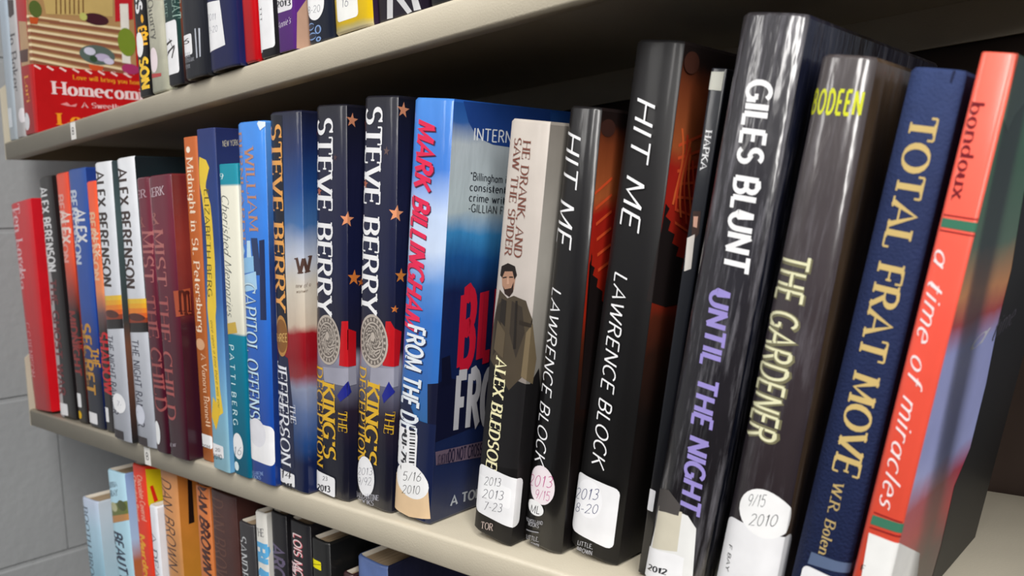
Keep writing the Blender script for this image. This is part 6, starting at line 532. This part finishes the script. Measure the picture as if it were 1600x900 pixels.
{'name': 'book', 'label': 'shorter misty pale blue book at the far left end of the lower shelf', 'group': 'books standing on the lower shelf', 'loc': (-0.858, 0.01, -0.28206), 'lean': -2.2, 'w': 0.03866, 'h': 0.20172, 'taper': -0.001, 'd': 0.16, 'b': 0.0015, 'p': 5.0, 'spine': [(0, (60, 70, 74)), (0.45, (90, 110, 116)), (0.6, (150, 190, 208)), (0.85, (176, 206, 224)), (1, (196, 206, 226))], 'front': [(0, (50, 60, 60)), (0.45, (90, 106, 108)), (0.6, (170, 196, 208)), (1, (200, 206, 214))], 'noise': 0.15, 'warp': 0.08, 'nscale': 30, 'art': [('cover', 'text', ('BOOTH BROOKS', (-0.0174, 0.19238), (-0.0174, 0.0992), (-0.00551, 0.19238), 'serif', 0.16), (70, 84, 104), None)]},
{'name': 'book', 'label': 'light blue book with a tree photo above dark capitals on the lower shelf', 'group': 'books standing on the lower shelf', 'loc': (-0.78911, 0.01, -0.28218), 'lean': -1.8, 'w': 0.03872, 'h': 0.24126, 'taper': 0.026, 'd': 0.16, 'b': 0.0015, 'p': 5.0, 'spine': [(0, (176, 216, 232)), (1, (184, 220, 236))], 'front': [(0, (90, 40, 30)), (0.3, (196, 120, 80)), (0.65, (180, 110, 70)), (0.75, (170, 196, 226)), (1, (150, 176, 220))], 'warp': 0.06, 'noise': 0.06, 'art': [('cover', 'poly', [(-0.01907, 0.20746), (0.01936, 0.21625), (0.01936, 0.19884), (-0.01907, 0.18948)], (120, 130, 66), None), ('cover', 'poly', [(-0.01907, 0.19583), (0.01936, 0.20426), (0.01936, 0.19826), (-0.01907, 0.18879)], (206, 150, 90), None), ('cover', 'ell', (-0.00947, 0.20629, 0.007950000000000002, 0.004480000000000012), (200, 200, 160), None), ('cover', 'ell', (0.009, 0.21039, 0.008919999999999999, 0.0050000000000000044), (90, 100, 50), None), ('cover', 'text', ('LIBBA', (-0.01907, 0.22321), (0.00307, 0.22771), (-0.01907, 0.22813), 'serif', 0.16), (56, 70, 96), None), ('cover', 'text', ('BRAY', (-0.01907, 0.21445), (0.00248, 0.21912), (-0.01907, 0.22023), 'serif', 0.16), (56, 70, 96), None), ('cover', 'text', ('BEAUTY', (-0.01742, 0.18178), (-0.01138, 0.13601), (0.00236, 0.18178), 'bold', 0.16), (36, 52, 84), None)]},
{'name': 'book', 'label': 'narrow vermilion book with white and yellow lettering on the lower shelf', 'group': 'books standing on the lower shelf', 'loc': (-0.74284, 0.01, -0.28267), 'lean': -0.6, 'w': 0.02472, 'h': 0.25602, 'taper': -0.039, 'd': 0.16, 'b': 0.0015, 'p': 5.0, 'spine': [(0, (226, 66, 30)), (1, (226, 60, 30))], 'front': [(0, (226, 66, 30)), (1, (226, 60, 30))], 'art': [('cover', 'text', ('Chocolate Covered', (-0.00201, 0.24673), (0.00033, 0.20623), (0.00704, 0.24673), 'bold', 0.16), (250, 170, 150), None), ('cover', 'text', ('Chocolate Biscuit', (-0.01113, 0.24467), (-0.01113, 0.20322), (-0.00453, 0.24467), 'bold', 0.16), (250, 190, 170), None), ('cover', 'text', ('Murder', (-0.00804, 0.19153), (-0.00549, 0.15004), (0.00262, 0.19153), 'bold', 0.16), (246, 180, 40), None), ('cover', 'poly', [(0.01236, 0.25412), (0.02166, 0.24917), (0.02078, 0.21851), (0.0124, 0.22148)], (220, 196, 30), None), ('cover', 'poly', [(0.01435, 0.23773), (0.01781, 0.23796), (0.02117, 0.22307), (0.01763, 0.22232)], (216, 40, 24), None), ('cover', 'poly', [(0.01342, 0.25356), (0.05464, 0.2432), (0.05169, 0.20849), (0.01281, 0.21962)], (222, 200, 30), None), ('cover', 'poly', [(0.01491, 0.23758), (0.01781, 0.23796), (0.02117, 0.22307), (0.01763, 0.22232)], (216, 40, 24), None)]},
{'name': 'book', 'label': 'short white-spined book with a thin dark title, left of the gold book', 'group': 'books standing on the lower shelf', 'loc': (-0.70991, 0.005, -0.28278), 'lean': -0.2, 'w': 0.01348, 'h': 0.2269, 'taper': -0.003, 'd': 0.16, 'b': 0.0015, 'p': 5.0, 'spine': [(0, (214, 218, 224)), (1, (220, 222, 228))], 'front': [(0, (214, 218, 224)), (1, (220, 222, 228))], 'art': [('cover', 'text', ('A DEAD', (-0.00606, 0.20188), (-0.00606, 0.1538), (0.00288, 0.20188), 'serif', 0.16), (120, 124, 140), None)]},
{'name': 'book', 'label': 'gold-brown book with slanted dark capitals down its spine on the lower shelf', 'group': 'books standing on the lower shelf', 'loc': (-0.68935, 0.01, -0.28271), 'lean': 0.4, 'w': 0.0269, 'h': 0.26029, 'taper': -0.112, 'd': 0.16, 'b': 0.0015, 'p': 5.0, 'spine': [(0, (186, 138, 76)), (0.5, (196, 142, 84)), (1, (206, 146, 94))], 'front': [(0, (170, 130, 50)), (0.5, (190, 140, 50)), (1, (196, 124, 60))], 'noise': 0.25, 'nscale': 40, 'warp': 0.1, 'art': [('cover', 'text', ('DAN BROWN', (-0.0121, 0.25253), (-0.01055, 0.1746), (0.00438, 0.25253), 'ital', 0.16), (70, 40, 36), None), ('cover', 'poly', [(0.02228, 0.25323), (0.02599, 0.25005), (0.0257, 0.21448), (0.02059, 0.21435)], (30, 18, 16), None)]},
{'name': 'book', 'label': 'orange-brown book with dark slanted capitals beside the darkest brown one', 'group': 'books standing on the lower shelf', 'loc': (-0.63758, 0.01, -0.28249), 'lean': 1.6, 'w': 0.02152, 'h': 0.257, 'taper': 0.029, 'd': 0.16, 'b': 0.0022, 'p': 5.0, 'spine': [(0, (196, 124, 70)), (1, (200, 120, 66))], 'front': [(0, (196, 124, 70)), (1, (200, 120, 66))], 'noise': 0.1, 'art': [('cover', 'text', ('DAN BROWN', (-0.0041, 0.26363), (-0.00345, 0.18669), (0.00798, 0.26363), 'boldital', 0.16), (80, 40, 34), None)]},
{'name': 'book', 'label': 'wide dark chocolate-brown book with embossed brown capitals on the lower shelf', 'group': 'books standing on the lower shelf', 'loc': (-0.60633, 0.01, -0.28214), 'lean': 1.9, 'w': 0.0386, 'h': 0.257, 'taper': 0.028, 'd': 0.16, 'b': 0.0022, 'p': 5.0, 'spine': [(0, (70, 44, 40)), (1, (78, 48, 44))], 'front': [(0, (70, 44, 40)), (1, (78, 48, 44))], 'noise': 0.3, 'nscale': 80, 'art': [('cover', 'text', ('DAN BROWN', (-0.01737, 0.2506), (-0.01737, 0.17442), (0.00249, 0.2506), 'serif', 0.16), (104, 68, 56), None)]},
{'name': 'book', 'label': 'short black book with pale capitals beside the white and light blue spine', 'group': 'books standing on the lower shelf', 'loc': (-0.57195, 0.01, -0.28252), 'lean': 1.53, 'w': 0.02062, 'h': 0.23978, 'taper': 0.007, 'd': 0.16, 'b': 0.0022, 'p': 5.0, 'spine': [(0, (40, 40, 42)), (1, (58, 56, 58))], 'front': [(0, (40, 40, 42)), (1, (58, 56, 58))], 'crinkle': 0.2, 'art': [('cover', 'text', ('SANDFORD', (-0.00928, 0.22879), (-0.00928, 0.1744), (0.00119, 0.22879), 'serif', 0.16), (200, 202, 204), None)]},
{'name': 'book', 'label': 'narrow white and light blue book between black ones on the lower shelf', 'group': 'books standing on the lower shelf', 'loc': (-0.5494, 0.008, -0.28251), 'lean': 2.2, 'w': 0.01458, 'h': 0.25378, 'taper': 0.024, 'd': 0.16, 'b': 0.00165, 'p': 5.0, 'spine': [(0, (214, 216, 214)), (1, (206, 204, 198))], 'front': [(0, (214, 216, 214)), (1, (206, 204, 198))], 'art': [('cover', 'text', ('THE', (-0.00718, 0.23462), (0.00443, 0.23645), (-0.00718, 0.24059), 'serif', 0.16), (90, 90, 96), None), ('cover', 'text', ('BLUE', (-0.00656, 0.2301), (-0.00656, 0.18858), (0.00697, 0.2301), 'heavy', 0.16), (100, 176, 222), None)]},
{'name': 'book', 'label': 'black book with dull violet capitals beside the white-lettered black one', 'group': 'books standing on the lower shelf', 'loc': (-0.53233, 0.01, -0.28231), 'lean': 2.9, 'w': 0.01904, 'h': 0.25663, 'taper': 0.009, 'd': 0.16, 'b': 0.00165, 'p': 5.0, 'spine': [(0, (28, 26, 32)), (1, (30, 28, 32))], 'front': [(0, (28, 26, 32)), (1, (30, 28, 32))], 'art': [('cover', 'text', ('ARCHER', (-0.00857, 0.23266), (-0.00857, 0.18581), (0.00595, 0.23266), 'bold', 0.16), (106, 96, 122), None)]},
{'name': 'book', 'label': 'black book with pink-edged white capitals, left of the one with a yellow square', 'group': 'books standing on the lower shelf', 'loc': (-0.50978, 0.012, -0.28215), 'lean': 3.0, 'w': 0.02468, 'h': 0.25407, 'taper': 0.011, 'd': 0.16, 'b': 0.0022, 'p': 5.0, 'spine': [(0, (26, 24, 28)), (1, (34, 32, 36))], 'front': [(0, (26, 24, 28)), (1, (34, 32, 36))], 'art': [('cover', 'text', ('LOIS MCMASTER', (-0.0054, 0.24464), (-0.00572, 0.1825), (0.00423, 0.24464), 'bold', 0.16), (216, 110, 120), None), ('cover', 'text', ('LOIS MCMASTER', (-0.00623, 0.24487), (-0.00658, 0.18267), (0.00341, 0.24487), 'sans', 0.16), (240, 228, 228), None), ('cover', 'text', ('BUJOLD', (-0.01111, 0.22277), (-0.01111, 0.19089), (-0.00451, 0.22277), 'bold', 0.16), (236, 210, 214), None)]},
{'name': 'book', 'label': 'black book with a small yellow square on its spine, pages seen from above', 'group': 'books standing on the lower shelf', 'loc': (-0.48551, 0.012, -0.28223), 'lean': 3.0, 'w': 0.02075, 'h': 0.24642, 'taper': 0.048, 'd': 0.16, 'b': 0.0022, 'p': 5.0, 'spine': [(0, (24, 24, 24)), (1, (30, 30, 30))], 'front': [(0, (24, 24, 24)), (1, (30, 30, 30))], 'art': [('spine_label', 'poly', [(0.00208, 0.23071), (0.00198, 0.23107), (0.00172, 0.23133), (0.00136, 0.23143), (-0.0095, 0.23143), (-0.00986, 0.23133), (-0.01012, 0.23107), (-0.01022, 0.23071), (-0.01022, 0.22619), (-0.01012, 0.22583), (-0.00986, 0.22557), (-0.0095, 0.22547), (0.00136, 0.22547), (0.00172, 0.22557), (0.00198, 0.22583), (0.00208, 0.22619)], (238, 226, 20), 'paper'), ('spine_label', 'poly', [(-0.00967, 0.22714), (0.00159, 0.22984), (0.00156, 0.22938), (-0.00977, 0.22664)], (110, 100, 10), 'paper')]},
{'name': 'book', 'label': 'low dark-edged book whose brown page tops peek up beside the denim-blue one', 'group': 'books standing on the lower shelf', 'loc': (-0.46764, 0.02, -0.28248), 'lean': 3.4, 'w': 0.0107, 'h': 0.22538, 'taper': 0.016, 'd': 0.16, 'b': 0.00165, 'p': 5.0, 'spine': [(0, (60, 36, 40)), (1, (64, 40, 42))], 'front': [(0, (60, 36, 40)), (1, (64, 40, 42))], 'art': []},
{'name': 'book', 'label': 'denim-blue book with a rounded spine and tan page tops on the lower shelf', 'group': 'books standing on the lower shelf', 'loc': (-0.43715, 0.015, -0.28177), 'lean': 3.8, 'w': 0.03034, 'h': 0.24276, 'taper': 0.024, 'd': 0.16, 'b': 0.0022, 'p': 5.0, 'spine': [(0, (66, 84, 130)), (0.9, (78, 98, 146)), (1, (96, 116, 164))], 'front': [(0, (24, 28, 52)), (1, (30, 34, 62))], 'crinkle': 0.5, 'noise': 0.3, 'art': []}
]

for B in BOOKS: build_book(B)
